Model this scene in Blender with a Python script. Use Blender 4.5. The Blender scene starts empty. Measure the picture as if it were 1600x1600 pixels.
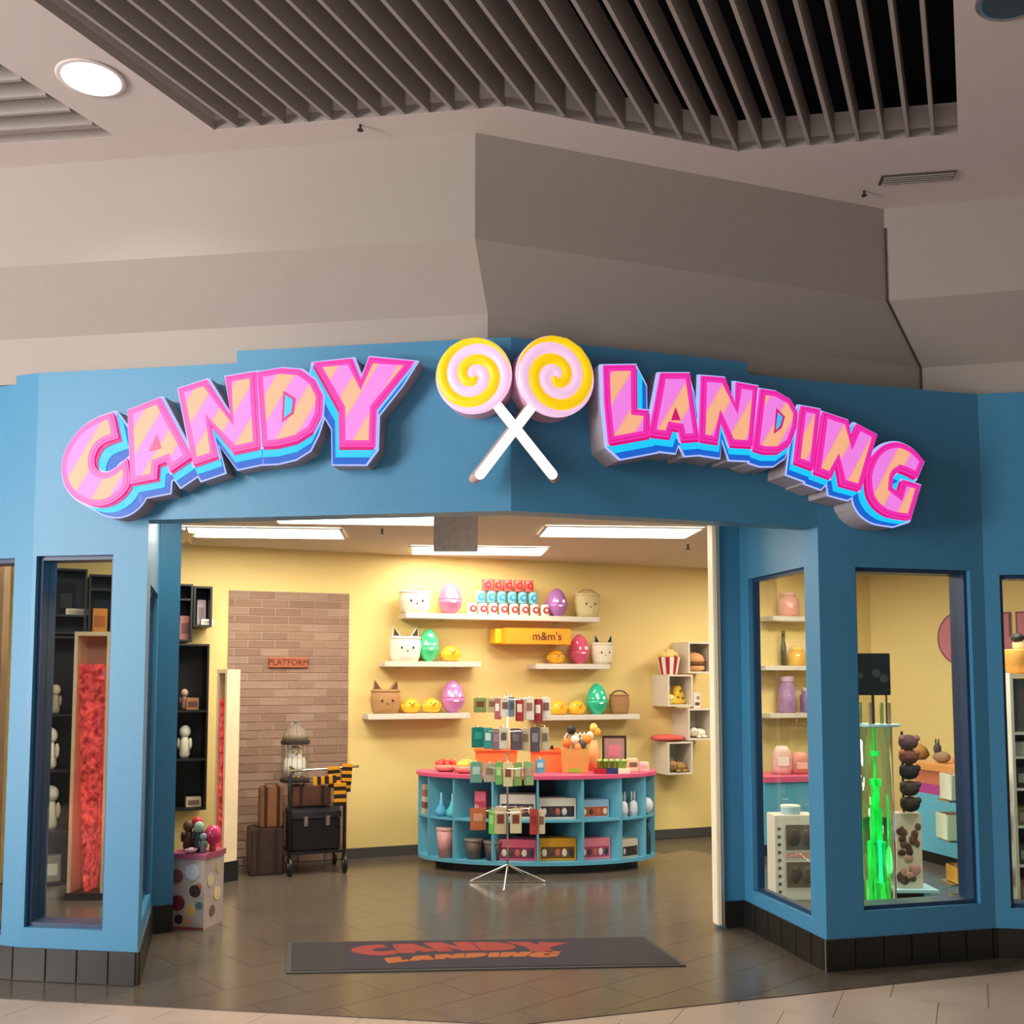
import bpy, bmesh, math, random
from mathutils import Vector, Matrix
random.seed(7)
sc = bpy.context.scene
COL = sc.collection
# ------------------------------------------------------------------ camera
F = 1600.0; EYE = 1.6; PITCH = math.atan(.075); PY = 940.0
cam = bpy.data.cameras.new('camera'); co = bpy.data.objects.new('camera', cam); COL.objects.link(co)
cam.sensor_width = 36; cam.lens = 36*F/1600; cam.shift_y = (PY-800)/1600
co.location = (0, 0, EYE); co.rotation_euler = (math.pi/2+PITCH, 0, 0)
cam.clip_start = .05; cam.clip_end = 100
sc.camera = co
# ------------------------------------------------------------------ world, exposure, large lights
sc.view_settings.view_transform = 'Standard'; sc.view_settings.look = 'None'
sc.view_settings.exposure = 0; sc.view_settings.gamma = 1; sc.view_settings.use_curve_mapping = False
w = bpy.data.worlds.new('world'); sc.world = w; w.use_nodes = True
w.node_tree.nodes['Background'].inputs[0].default_value = (1.0, .93, .86, 1)
w.node_tree.nodes['Background'].inputs[1].default_value = .17
def area(name, loc, target, size, power, color=(1, 1, 1), sizey=None):
    l = bpy.data.lights.new(name, 'AREA'); l.energy = power; l.color = color; l.shape = 'RECTANGLE'
    l.size = size; l.size_y = sizey or size
    o = bpy.data.objects.new(name, l); COL.objects.link(o); o.location = loc
    o.rotation_euler = (Vector(target)-Vector(loc)).to_track_quat('-Z', 'Y').to_euler()
    return o
area('mall_light_left', (-5.5, 1.0, 4.05), (-1.5, 5.2, 2.0), 2.2, 300, (1, .97, .93), 2.2)
area('mall_light_behind', (-2.5, -3.0, 4.0), (0, 5, 1.2), 3.0, 30, (1, .93, .87), 3.0)
area('ceiling_fill_floor_level', (-.8, .1, .5), (-.4, 2.0, 4.2), 3.0, 52, (1, .93, .89), 2.0)  # added upward fill for the mall ceiling, standing in for floor bounce
area('ceiling_fill_left', (-9.3, .1, 1.6), (-.5, 4.6, 4.0), 2.4, 720, (1, .92, .86), 2.0)  # added fill from the left for ceiling and bulkhead, no source known there

# ------------------------------------------------------------------ projection helpers (pixel of the photo -> point on a real surface)
def ray(u, v):
    a = (u-800)/F; b = (PY-v)/F; c, s = math.cos(PITCH), math.sin(PITCH)
    return Vector((a, c-b*s, s+b*c))
def onz(u, v, z=0.0):
    d = ray(u, v); k = (z-EYE)/d.z
    return Vector((d.x*k, d.y*k, z))
def ond(u, v, y):
    d = ray(u, v); k = y/d.y
    return Vector((d.x*k, y, EYE+d.z*k))
class Line:
    def __init__(s, a, b):
        s.a = Vector((a[0], a[1])); s.b = Vector((b[0], b[1])); d = s.b-s.a
        s.len = d.length; s.t = d/s.len; s.n = Vector((s.t.y, -s.t.x)); s.yaw = math.atan2(d.y, d.x)
    def hit(s, u, v, off=0.0):           # -> (s along, z)
        d = ray(u, v); o = s.a+s.n*off
        k = o.dot(s.n)/Vector((d.x, d.y)).dot(s.n)
        p = Vector((d.x*k, d.y*k))-s.a
        return p.dot(s.t), EYE+d.z*k
    def at(s, x, off=0.0, z=0.0):
        p = s.a+s.t*x+s.n*off
        return Vector((p.x, p.y, z))
    def w(s, u, v, off=0.0):
        x, z = s.hit(u, v, off); return s.at(x, off, z)
def isect(l1, o1, l2, o2):
    a = l1.a+l1.n*o1; b = l2.a+l2.n*o2; m = l1.t.x*(-l2.t.y)+l2.t.x*l1.t.y
    d = b-a; k = (d.x*(-l2.t.y)+l2.t.x*d.y)/m
    return a+l1.t*k

# ------------------------------------------------------------------ materials
MC = {}
def mat(name, col, rough=.6, metal=0, emit=0, ecol=None, var=.06, scale=12, bump=0, alpha=None, trans=0, spec=.5):
    if name in MC: return MC[name]
    m = bpy.data.materials.new(name); m.use_nodes = True; nt = m.node_tree; b = nt.nodes['Principled BSDF']
    b.inputs['Roughness'].default_value = rough; b.inputs['Metallic'].default_value = metal
    b.inputs['Specular IOR Level'].default_value = spec
    c = (*col, 1)
    b.inputs['Base Color'].default_value = c
    if var or bump:
        tc = nt.nodes.new('ShaderNodeTexCoord'); n = nt.nodes.new('ShaderNodeTexNoise')
        n.inputs['Scale'].default_value = scale; n.inputs['Detail'].default_value = 4
        nt.links.new(tc.outputs['Object'], n.inputs['Vector'])
        mx = nt.nodes.new('ShaderNodeMix'); mx.data_type = 'RGBA'
        mx.inputs['A'].default_value = (*[x*(1-var) for x in col], 1); mx.inputs['B'].default_value = (*[min(1, x*(1+var)) for x in col], 1)
        nt.links.new(n.outputs['Fac'], mx.inputs['Factor']); nt.links.new(mx.outputs['Result'], b.inputs['Base Color'])
        if bump:
            bp = nt.nodes.new('ShaderNodeBump'); bp.inputs['Strength'].default_value = bump; bp.inputs['Distance'].default_value = .01
            nt.links.new(n.outputs['Fac'], bp.inputs['Height']); nt.links.new(bp.outputs['Normal'], b.inputs['Normal'])
    if emit:
        b.inputs['Emission Color'].default_value = (*(ecol or col), 1); b.inputs['Emission Strength'].default_value = emit
    if alpha is not None: b.inputs['Alpha'].default_value = alpha
    if trans: b.inputs['Transmission Weight'].default_value = trans
    MC[name] = m
    return m
def hexc(h):
    r = [int(h[i:i+2], 16)/255 for i in (0, 2, 4)]
    return tuple(((x+.055)/1.055)**2.4 if x > .04045 else x/12.92 for x in r)
def M(h, rough=.55, **k):
    return mat('c_'+h+str(rough)+''.join(sorted(str(k.items()))), hexc(h), rough, **k)
BLUE = mat('blue_paint', (.045, .215, .38), .42, bump=.15, scale=160, var=.04)
NAVY = mat('navy_frame', (.012, .04, .10), .4)
GREY = mat('warm_grey_plaster', (.33, .29, .26), .8, bump=.1, scale=90, var=.04)
CEIL = mat('ceiling_paint', (.60, .53, .50), .8, var=.03)
SLAT = mat('slat_paint', (.34, .30, .275), .7, var=.03)
VOID = mat('void_black', (.006, .006, .008), .9, var=0)
YEL = mat('yellow_wall', (.88, .66, .25), .6, bump=.08, scale=140, var=.02)
SHOPCEIL = mat('shop_ceiling', (.66, .60, .50), .8, var=.04)
BASET = mat('black_base_tile', (.009, .008, .007), .42, var=.3, scale=9)
GROUT = mat('base_grout', (.14, .12, .10), .8)
FLT = mat('shop_floor_tile', (.105, .083, .063), .2, var=.18, scale=5, bump=.03)
FLG = mat('shop_floor_grout', (.08, .064, .05), .4)
MLT = mat('mall_floor_tile', (.46, .35, .28), .3, var=.12, scale=6)
MLG = mat('mall_floor_grout', (.30, .23, .18), .5)
WHITE = mat('white_laminate', (.72, .65, .54), .45, var=.03)
CREAM = mat('cream_trim', (.8, .72, .55), .4)
GLASS = None
def glass():
    m = bpy.data.materials.new('window_glass'); m.use_nodes = True; nt = m.node_tree
    for n in list(nt.nodes): nt.nodes.remove(n)
    o = nt.nodes.new('ShaderNodeOutputMaterial'); mx = nt.nodes.new('ShaderNodeMixShader')
    t = nt.nodes.new('ShaderNodeBsdfTransparent'); g = nt.nodes.new('ShaderNodeBsdfGlossy'); fr = nt.nodes.new('ShaderNodeFresnel')
    t.inputs[0].default_value = (.93, .96, .95, 1); g.inputs['Roughness'].default_value = .02; fr.inputs[0].default_value = 1.45
    ge = nt.nodes.new('ShaderNodeNewGeometry'); mu = nt.nodes.new('ShaderNodeMath'); mu.operation = 'MULTIPLY'; iv = nt.nodes.new('ShaderNodeMath'); iv.operation = 'SUBTRACT'; iv.inputs[0].default_value = 1
    nt.links.new(ge.outputs['Backfacing'], iv.inputs[1]); nt.links.new(iv.outputs[0], mu.inputs[0]); nt.links.new(fr.outputs[0], mu.inputs[1]); nt.links.new(mu.outputs[0], mx.inputs[0]); nt.links.new(t.outputs[0], mx.inputs[1]); nt.links.new(g.outputs[0], mx.inputs[2])
    nt.links.new(mx.outputs[0], o.inputs[0]); return m
GLASS = glass()
METAL = mat('chrome_wire', (.75, .70, .62), .25, 1, var=0)
BLACK = mat('black_satin', (.012, .011, .012), .35, var=.1)
CTR = mat('counter_blue', (.12, .42, .56), .4, var=.03)
CTRIN = mat('counter_inner_shaded', (.008, .028, .045), .6, var=.05)  # cubby shade painted into the dark blue of the backs
PINKTOP = mat('counter_pink', (.75, .10, .22), .35, var=.04)

# ------------------------------------------------------------------ mesh helper
class G:
    def __init__(s): s.v = []; s.f = []
    def add(s, vs, fs):
        o = len(s.v); s.v += [tuple(x) for x in vs]; s.f += [tuple(i+o for i in f) for f in fs]; return s
    def box(s, c, d, rz=0, tx=1, ty=1, rx=0, ry=0):
        x, y, z = d[0]/2, d[1]/2, d[2]/2
        vs = [(-x, -y, -z), (x, -y, -z), (x, y, -z), (-x, y, -z), (-x*tx, -y*ty, z), (x*tx, -y*ty, z), (x*tx, y*ty, z), (-x*tx, y*ty, z)]
        R = Matrix.Rotation(rz, 3, 'Z') @ Matrix.Rotation(rx, 3, 'X') @ Matrix.Rotation(ry, 3, 'Y')
        return s.add([R @ Vector(v)+Vector(c) for v in vs], [(0, 3, 2, 1), (4, 5, 6, 7), (0, 1, 5, 4), (1, 2, 6, 5), (2, 3, 7, 6), (3, 0, 4, 7)])
    def b2(s, x0, x1, y0, y1, z0, z1): return s.box(((x0+x1)/2, (y0+y1)/2, (z0+z1)/2), (x1-x0, y1-y0, z1-z0))
    def lathe(s, c, prof, n=16, sx=1, sy=1, axis='z'):
        vs = []; fs = []; m = len(prof)
        for r, z in prof:
            for i in range(n):
                a = 2*math.pi*i/n; x, y = r*math.cos(a)*sx, r*math.sin(a)*sy
                p = {'z': (x, y, z), 'y': (x, -z, y), 'x': (z, x, y)}[axis]
                vs.append((c[0]+p[0], c[1]+p[1], c[2]+p[2]))
        for j in range(m-1):
            for i in range(n):
                fs.append((j*n+i, j*n+(i+1) % n, (j+1)*n+(i+1) % n, (j+1)*n+i))
        fs.append(tuple(range(n-1, -1, -1))); fs.append(tuple((m-1)*n+i for i in range(n)))
        return s.add(vs, fs)
    def ball(s, c, r, n=14, k=8):
        if not hasattr(r, '__len__'): r = (r, r, r)
        pr = [(max(.02, math.sin(math.pi*i/k)), -math.cos(math.pi*i/k)*r[2]) for i in range(k+1)]
        return s.lathe(c, [(a*r[0], z) for a, z in pr], n, 1, r[1]/r[0])
    def cyl(s, c, r, h, n=16, axis='z', r2=None): return s.lathe(c, [(r, -h/2), (r if r2 is None else r2, h/2)], n, axis=axis)
    def tube(s, pts, r, n=6):
        pts = [Vector(p) for p in pts]; vs = []; fs = []; m = len(pts)
        for j, p in enumerate(pts):
            d = (pts[min(j+1, m-1)]-pts[max(j-1, 0)]).normalized()
            a = d.cross(Vector((0, 0, 1)));  a = a.normalized() if a.length > .1 else Vector((1, 0, 0)); b = d.cross(a)
            for i in range(n):
                q = 2*math.pi*i/n; vs.append(p+a*r*math.cos(q)+b*r*math.sin(q))
        for j in range(m-1):
            for i in range(n): fs.append((j*n+i, j*n+(i+1) % n, (j+1)*n+(i+1) % n, (j+1)*n+i))
        fs.append(tuple(range(n-1, -1, -1))); fs.append(tuple((m-1)*n+i for i in range(n)))
        return s.add(vs, fs)
    def plate(s, poly, y0, y1):            # polygon in local XZ, thickness along Y (y0 = front)
        n = len(poly)
        ar = sum(poly[i][0]*poly[(i+1) % n][1]-poly[(i+1) % n][0]*poly[i][1] for i in range(n))
        if ar < 0: poly = poly[::-1]
        vs = [(x, y0, z) for x, z in poly]+[(x, y1, z) for x, z in poly]
        fs = [tuple(range(n)), tuple(range(2*n-1, n-1, -1))]+[(i, n+i, n+(i+1) % n, (i+1) % n) for i in range(n)]
        return s.add(vs, fs)
    def slab(s, poly, z0, z1):             # polygon in XY, thickness along Z
        n = len(poly)
        ar = sum(poly[i][0]*poly[(i+1) % n][1]-poly[(i+1) % n][0]*poly[i][1] for i in range(n))
        if ar < 0: poly = poly[::-1]
        vs = [(p[0], p[1], z0) for p in poly]+[(p[0], p[1], z1) for p in poly]
        fs = [tuple(range(n-1, -1, -1)), tuple(range(n, 2*n))]+[(i, (i+1) % n, n+(i+1) % n, n+i) for i in range(n)]
        return s.add(vs, fs)
    def build(s, name, m, parent=None, loc=None, rz=0, smooth=False, bevel=0, kind=None, label=None):
        me = bpy.data.meshes.new(name); me.from_pydata(s.v, [], s.f); me.update()
        if bevel:
            bm = bmesh.new(); bm.from_mesh(me)
            bmesh.ops.bevel(bm, geom=list(bm.edges), offset=bevel, segments=2, affect='EDGES', clamp_overlap=True)
            bm.to_mesh(me); bm.free()
        if smooth:
            for p in me.polygons: p.use_smooth = len(p.vertices) <= 4
        me.materials.append(m)
        o = bpy.data.objects.new(name, me); COL.objects.link(o)
        if parent: o.parent = parent
        if loc is not None: o.location = loc; o.rotation_euler[2] = rz
        if kind: o['kind'] = kind
        if label: o['label'] = label
        return o
def thing(name, label, cat, loc, rz=0, group=None):
    o = bpy.data.objects.new(name, None); o.empty_display_size = .05; COL.objects.link(o)
    o.location = loc; o.rotation_euler[2] = rz; o['label'] = label; o['category'] = cat
    if group: o['group'] = group
    return o
def dup(root, label, loc, rz=None, group=None, scale=None):
    r = root.copy(); COL.objects.link(r); r.location = loc; r['label'] = label
    if rz is not None: r.rotation_euler[2] = rz
    if group: r['group'] = group
    if scale: r.scale = (scale,)*3
    for ch in root.children:
        c = ch.copy(); COL.objects.link(c); c.parent = r
        for g in ch.children:
            d = g.copy(); COL.objects.link(d); d.parent = c
    return r
def empty_struct(name, loc=(0, 0, 0), rz=0):
    o = bpy.data.objects.new(name, None); COL.objects.link(o); o.location = loc; o.rotation_euler[2] = rz; o['kind'] = 'structure'; return o
def text_mesh(s, size, name, m, parent, loc, rz=0, depth=.003, rx=math.pi/2):
    cu = bpy.data.curves.new('t', 'FONT'); cu.body = s; cu.size = size; cu.extrude = depth; cu.align_x = 'CENTER'; cu.align_y = 'CENTER'; cu.resolution_u = 3
    t = bpy.data.objects.new('t', cu); COL.objects.link(t)
    me = bpy.data.meshes.new_from_object(t.evaluated_get(bpy.context.evaluated_depsgraph_get())); bpy.data.objects.remove(t)
    me.materials.clear(); me.materials.append(m)
    o = bpy.data.objects.new(name, me); COL.objects.link(o); o.parent = parent; o.location = loc; o.rotation_euler = (rx, 0, rz)
    return o
def offset(poly, d):
    n = len(poly); ar = sum(poly[i][0]*poly[(i+1) % n][1]-poly[(i+1) % n][0]*poly[i][1] for i in range(n))
    if ar < 0: poly = poly[::-1]
    out = []
    for i in range(n):
        p0, p1, p2 = Vector(poly[i-1]), Vector(poly[i]), Vector(poly[(i+1) % n])
        a = (p1-p0).normalized(); b = (p2-p1).normalized()
        na = Vector((a.y, -a.x)); nb = Vector((b.y, -b.x)); m = na+nb
        if m.length < .3: m = na
        m.normalize(); k = min(1/max(.35, m.dot(na)), 1.8)
        out.append(tuple(p1+m*d*k))
    return out
ORD = ['leftmost', 'second from left', 'third from left', 'fourth from left', 'fifth from left', 'sixth from left', 'seventh from left', 'eighth from left']

# ------------------------------------------------------------------ plan
pL0 = onz(28, 1531); pL1 = onz(213, 1540); pV = onz(803, 1568); pR1 = onz(1293, 1518); pR2 = onz(1558, 1497)
pL3 = onz(235, 1459); pL4 = onz(269, 1455); pR3 = onz(1165, 1448); pR4 = onz(1133, 1450)
pV = isect(Line(pL0, pL1), 0, Line(pV, pR1), 0)
FL = Line(pL0, pV); FR = Line(pV, pR1)
RR = Line(pR1, pR2)
BWL = Line(onz(355, 1354), onz(1120, 1305))
CH = 2.74                                        # shop ceiling height
HB = FL.hit(800, 798)[1]; HT = FL.hit(790, 527)[1]; HL = FL.hit(300, 571)[1]; HR = FR.hit(1168, 592)[1]
bwl = BWL.a; bwr_s = BWL.hit(1366, 1200)[0]; BWR = BWL.at(bwr_s)
LW = Line(ond(-60, 1200, 8.05), (bwl.x, bwl.y))
RW = Line(BWR, (BWR.x+3.4, BWR.y-2.6))

# ------------------------------------------------------------------ structure: walls with window holes
TH = .14
def rect_minus(x0, x1, z0, z1, holes):
    xs = sorted({x0, x1, *[h[0] for h in holes], *[h[1] for h in holes]}); out = []
    for a, b in zip(xs, xs[1:]):
        hs = [h for h in holes if h[0] <= a+1e-6 and h[1] >= b-1e-6]; z = z0
        for h in sorted(hs, key=lambda q: q[2]):
            if h[2] > z: out.append((a, b, z, h[2]))
            z = h[3]
        if z < z1: out.append((a, b, z, z1))
    return out
BH = .17                                         # tiled base height
wn = [0]
def wall(name, line, s0, s1, z0, z1, holes=(), m=BLUE, th=TH, off=0, base=True):
    r = empty_struct(name, line.at(0, off), line.yaw) if False else None
    g = G()
    for a, b, c, d in rect_minus(s0, s1, z0, z1, holes): g.b2(a, b, 0, th, c, d)
    o = g.build(name, m, loc=line.at(0, off), rz=line.yaw, kind='structure')
    for h in holes:
        wn[0] += 1
        e = empty_struct('window_%d' % wn[0], line.at(h[0], off, h[2]), line.yaw); W = h[1]-h[0]; H = h[3]-h[2]
        t = .022; f = G()
        f.b2(0, t, .03, th+.02, 0, H); f.b2(W-t, W, .03, th+.02, 0, H); f.b2(t, W-t, .03, th+.02, 0, t); f.b2(t, W-t, .03, th+.02, H-t, H)
        f.build('window_frame', NAVY, e)
        G().b2(t, W-t, th*.62, th*.62+.006, t, H-t).build('pane', GLASS, e)
    return o
def hole(line, u0, v0, u1, v1):
    s0, z0 = line.hit(u0, v1); s1, _ = line.hit(u1, v1); _, z1 = line.hit((u0+u1)/2, v0)
    return (s0, s1, z0, z1)
def wedge(line, s0, s1, z0, z1, y1=TH): pass
# front left: column with a window, then the long header to the corner
sL1 = (Vector((pL1.x, pL1.y))-FL.a).dot(FL.t)
wall('wall_front_left', FL, 0, sL1-.10, .0, HB, [hole(FL, 37, 868, 160, 1449)])
_r = Line(pL1, pL3).t; _x, _y = _r.dot(FL.t), -_r.dot(FL.n)
G().slab([(sL1-.10, 0), (sL1, 0), (sL1+_x/_y*TH, TH), (sL1-.10, TH)], 0, HB).build('wall_front_left_end', BLUE, loc=FL.at(0), rz=FL.yaw, kind='structure')
GREYTOP = [FL.hit(370, 560)[0]]
g = G(); g.b2(-.35, sL1, 0, TH, HB, HL); 
# header panels (mitred at the middle corner)
def header(name, line, s0, s1, z0, z1, m0, m1):
    g = G(); g.slab([(s0, 0), (s1, 0), (s1+m1, TH), (s0+m0, TH)], z0, z1)
    return g.build(name, BLUE, loc=line.at(0), rz=line.yaw, kind='structure')
ang = (FL.yaw-FR.yaw)/2
mit = TH*math.tan(abs(ang))*(1 if FR.yaw > FL.yaw else -1)
header('wall_header_left', FL, -.0, FL.len, HB, HL, 0, 0 if False else -abs(mit))
header('wall_header_right', FR, 0, FR.len, HB, HL, abs(mit), 0)
sp = FL.hit(370, 560)[0]; spr = FR.hit(1168, 580)[0]
header('trim_1', FL, sp, FL.len, HL, HT, 0, -abs(mit))
header('trim_2', FR, 0, spr, HL, HT, abs(mit), 0)
# left of the left column: wall turning away
LD = Line((pL0.x-1.2, pL0.y+.42), (pL0.x, pL0.y))
sA, zA = LD.hit(-30, 1449); 
wall('wall_front_far_left', LD, 0, LD.len, 0, HL, [hole(LD, -120, 876, 2, 1449)])
# reveal left with window
RL = Line(pL1, pL3)
wall('wall_reveal_left', RL, 0.145, RL.len, 0, CH, [(.28, RL.len-.12, .27, 2.13)], th=.09)
wall('wall_stub_left', Line(pL3, pL4), 0, Line(pL3, pL4).len, 0, CH)
# right
RV = Line(pR3, pR1)
wall('wall_reveal_right', RV, 0, RV.len-.05, 0, CH, [hole(RV, 1177, 893, 1267, 1392)], th=.05)
SR = Line(pR4, pR3)
wall('wall_stub_right', SR, 0, SR.len, 0, CH)
wall('wall_front_right', RR, 0, RR.len, 0, HL, [hole(RR, 1350, 889, 1533, 1424)])
RB = Line((pR2.x, pR2.y), (pR2.x+1.8, pR2.y-.35))
wall('wall_front_far_right', RB, 0, RB.len, 0, HL, [hole(RB, 1580, 897, 1710, 1419)])
# cream door track post at the right of the opening
G().b2(-.055, -.005, -.015, .07, .02, CH).build('trim_3', CREAM, loc=SR.at(0), rz=SR.yaw, kind='structure', bevel=.006)
G().b2(-.032, -.024, -.022, -.01, .02, CH).build('trim_4', METAL, loc=SR.at(0), rz=SR.yaw, kind='structure')
# tiled base, tile by tile
bn = [0]
def tiled_base(name, line, s0=0, s1=None, tw=.178):
    s1 = line.len if s1 is None else s1
    g = G().b2(s0, s1, -.006, .01, 0, BH); r = g.build(name, GROUT, loc=line.at(0), rz=line.yaw, kind='structure')
    x = s0
    while x < s1-.01:
        e = min(x+tw, s1)
        G().b2(x+.003, e-.003, -.016, -.004, .003, BH).build('tile', BASET, r, bevel=.002)
        x = e
tiled_base('baseboard_front_left', FL, -.012, sL1)
tiled_base('baseboard_far_left', LD)
tiled_base('baseboard_reveal_left', RL)
tiled_base('baseboard_stub_left', Line(pL3, pL4))
tiled_base('baseboard_reveal_right', RV)
tiled_base('baseboard_stub_right', SR)
tiled_base('baseboard_front_right', RR, -.012)
tiled_base('baseboard_far_right', RB)

# bulkhead above: lower band, undercut band, upper band
def L3(u, v, off, line): return line.w(u, v, off)
ZL = FL.hit(762, 490, -.03)[1]; ZL = HT+.12
off = -.03
lv = FL.w(762, 500, off)
ra = lv; rb = RR  # lower polyline
cR = ond(1438, 600, 1600*1.6/(0+(1558-1130)) if False else 5.75)
lowpts = [FL.at(FL.hit(-450, 560, off)[0], off), Vector((lv.x, lv.y, 0)), Vector((cR.x, cR.y+.10, 0)), Vector((cR.x+2.4, cR.y-.55, 0))]
up = []
du = .25
v742 = ond(742, 373, lv.y-du); ZU = v742.z
r = ray(1385, 470); k = (ZU-EYE)/r.z; v1385 = Vector((r.x*k, r.y*k, ZU))
r = ray(1600, 453); k = (ZU-EYE)/r.z; v1600 = Vector((r.x*k, r.y*k, ZU))
r = ray(0, 418); k = (ZU-EYE)/r.z; v0 = Vector((r.x*k, r.y*k, ZU))
def ext(a, b, t): return a+(b-a)*t
uppts = [ext(v742, v0, 1.5), v742, v1385, ext(v1385, v1600, 4.0)]
# lower band ends at the height where it meets the undercut
r = ray(762, 490); k = lv.y/r.y; ZL = EYE+r.z*k
r = ray(762, 205); ZC = ond(742, 207, v742.y).z
def sheet(name, A, za, B, zb, m):
    for i, nm in enumerate(('left', 'middle', 'right')):
        a0, a1, b0, b1 = A[i], A[i+1], B[i], B[i+1]; N = 12; vs = []; fs = []
        for k in range(N+1):
            a = a0+(a1-a0)*k/N; b = b0+(b1-b0)*k/N
            vs += [(a.x, a.y, za), (b.x, b.y, zb), (b.x, b.y+.05, zb), (a.x, a.y+.05, za)]
        for k in range(N):
            for q in range(4): fs.append((4*k+q, 4*k+4+q, 4*k+4+(q+1) % 4, 4*k+(q+1) % 4))
        fs += [(0, 1, 2, 3), (4*N+3, 4*N+2, 4*N+1, 4*N)]
        G().add(vs, fs).build('trim_%s_%s' % (name, nm), m, kind='structure')
d1 = uppts[2]-uppts[1]; d1.z = 0; r = ray(1438, 600); det = r.x*d1.y-r.y*d1.x
k = (lv.x*d1.y-lv.y*d1.x)/det; lowpts[2] = Vector((r.x*k, r.y*k, 0)); d2 = uppts[3]-uppts[2]; d2.z = 0; lowpts[3] = lowpts[2]+d2
sheet('lower_bulkhead', lowpts, HL-.05, lowpts, ZL, GREY)
sheet('undercut', lowpts, ZL, uppts, ZU, GREY)
sheet('upper_bulkhead', uppts, ZU, uppts, ZC, GREY)
# joint lines at the concave corner and the convex corner
for A, za, B, zb in ((lowpts[2], HL, lowpts[2], ZL), (lowpts[2], ZL, uppts[2], ZU), (uppts[2], ZU, uppts[2], ZC-.12)):
    G().tube([(A.x, A.y-.006, za), (B.x, B.y-.006, zb)], .006, 4).build('trim_joint', mat('joint_dark', (.05, .04, .035), .9), kind='structure')
# ------------------------------------------------------------------ mall ceiling
def cz(u, v): return onz(u, v, ZC)
dv = Vector((725, 1600, 0)).normalized(); mv = Vector((dv.y, -dv.x, 0))
cA, cB, cC, cD = cz(335, 203), cz(795, 167), cz(1155, 237), cz(1497, 210)
cA2 = cz(180, 213)
T = .05
def cslab(name, pts): return G().slab([(p.x, p.y) for p in pts], ZC, ZC+T).build(name, CEIL, kind='structure')
back = [Vector((p.x, p.y, 0)) for p in uppts]
ev = (cA2-cz(0, 225)).normalized(); c0 = cA2-ev*3.2
cslab('ceiling_flange_left', [c0, cA2, cA, cB, back[1]+Vector((0, .02, 0)), back[0]+Vector((0, .02, 0))])
cslab('ceiling_flange_middle', [cB, cC, back[2]+Vector((0, .02, 0)), back[1]+Vector((0, .02, 0))])
cslab('ceiling_flange_right', [cC, cD, cD+mv*6, back[3], back[2]+Vector((0, .02, 0))])
LEN = 6.5
cslab('ceiling_beam_left', [cA, cA-dv*LEN, cA2-dv*LEN, cA2])
cslab('ceiling_beam_right', [cD, cD+mv*6, cD+mv*6-dv*LEN, cD-dv*LEN])
# recess side walls and void
RH = .17
def rwall(name, a, b, m=CEIL, h=RH):
    l = Line(a, b); G().b2(0, l.len, 0, .02, ZC+.001, ZC+h).build(name, m, loc=l.at(0), rz=l.yaw, kind='structure')
rwall('trim_recess_a', cA, cB); rwall('trim_recess_b', cB, cC); rwall('trim_recess_c', cC, cD)
rwall('trim_recess_d', cA-dv*LEN, cA); rwall('trim_recess_e', cD, cD-dv*LEN)
e0 = cA2-ev*3.2
rwall('trim_recess_f', e0+dv*.0, cA2); rwall('trim_recess_g', cA2, cA2-dv*LEN)
G().b2(-9, 9, -5, 9, ZC+1.3, ZC+1.35).build('ceiling_void', VOID, kind='structure')  # black cover over the slats, added to keep world light out
for i, (x0, x1, y0, y1) in enumerate(((-9, -8.9, -5, 9), (8.9, 9, -5, 9), (-9, 9, 8.9, 9))):
    G().b2(x0, x1, y0, y1, HL if i == 2 else ZC, ZC+1.35).build('void_light_block_%d' % i, VOID, kind='structure')  # unseen black sides of the cover, added to block world light
# slats of the big recess, one by one
gr = thing('slatted_ceiling_grille', 'long dark grey metal ceiling slats in the recess above the sign', 'ceiling grille', (0, 0, ZC))
qa, qd = mv.dot(cA), mv.dot(cD)
segs = [(cA, cB), (cB, cC), (cC, cD)]
def endpoint(q):
    for a, b in segs:
        ka, kb = mv.dot(a), mv.dot(b)
        if ka <= q <= kb: return a+(b-a)*((q-ka)/(kb-ka))
    return None
NS = 29
yawd = math.atan2(dv.y, dv.x)
slat_me = None
for i in range(1, NS):
    q = qa+(qd-qa)*i/NS; e = endpoint(q)
    if e is None: continue
    if slat_me is None:
        o = G().b2(-LEN+.3, -.012, -.009, .009, .0, .17).build('slat', SLAT, gr, loc=(e.x, e.y, .0), rz=yawd); slat_me = o.data
    else:
        o = bpy.data.objects.new('slat', slat_me); COL.objects.link(o); o.parent = gr; o.location = (e.x, e.y, 0); o.rotation_euler[2] = yawd
# left recess slats
gl = thing('small_slatted_ceiling_grille', 'grey ceiling slats in the recess left of the round downlight', 'ceiling grille', (0, 0, ZC))
for i in range(14):
    s = cA2-dv*(.12+.14*i)
    G().b2(-3.0, -.02, -.009, .009, 0, .15).build('slat', SLAT, gl, loc=(s.x, s.y, 0), rz=math.atan2(ev.y, ev.x))
G().slab([(p.x, p.y) for p in (cA2, cA2-dv*LEN, cA2-dv*LEN-ev*3.2, cA2-ev*3.2)], ZC+.17, ZC+.2).build('ceiling_left_recess', CEIL, kind='structure')
# the dark above the right slats is the black cover; small linear vent by the right beam
vt = onz(1440, 276, ZC)
v_ = thing('linear_air_vent', 'narrow dark air vent in the ceiling right of the sign', 'vent', (vt.x, vt.y, ZC-.012), math.atan2(cD.y-cC.y, cD.x-cC.x))
G().b2(-.22, .17, -.05, .05, .002, .011).build('vent_box', mat('vent_dark', (.05, .045, .04), .7), v_)
for i in range(4): G().box((-.02, -.036+.024*i, .002), (.37, .008, .006), rx=.5).build('blade', SLAT, v_)
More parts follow.
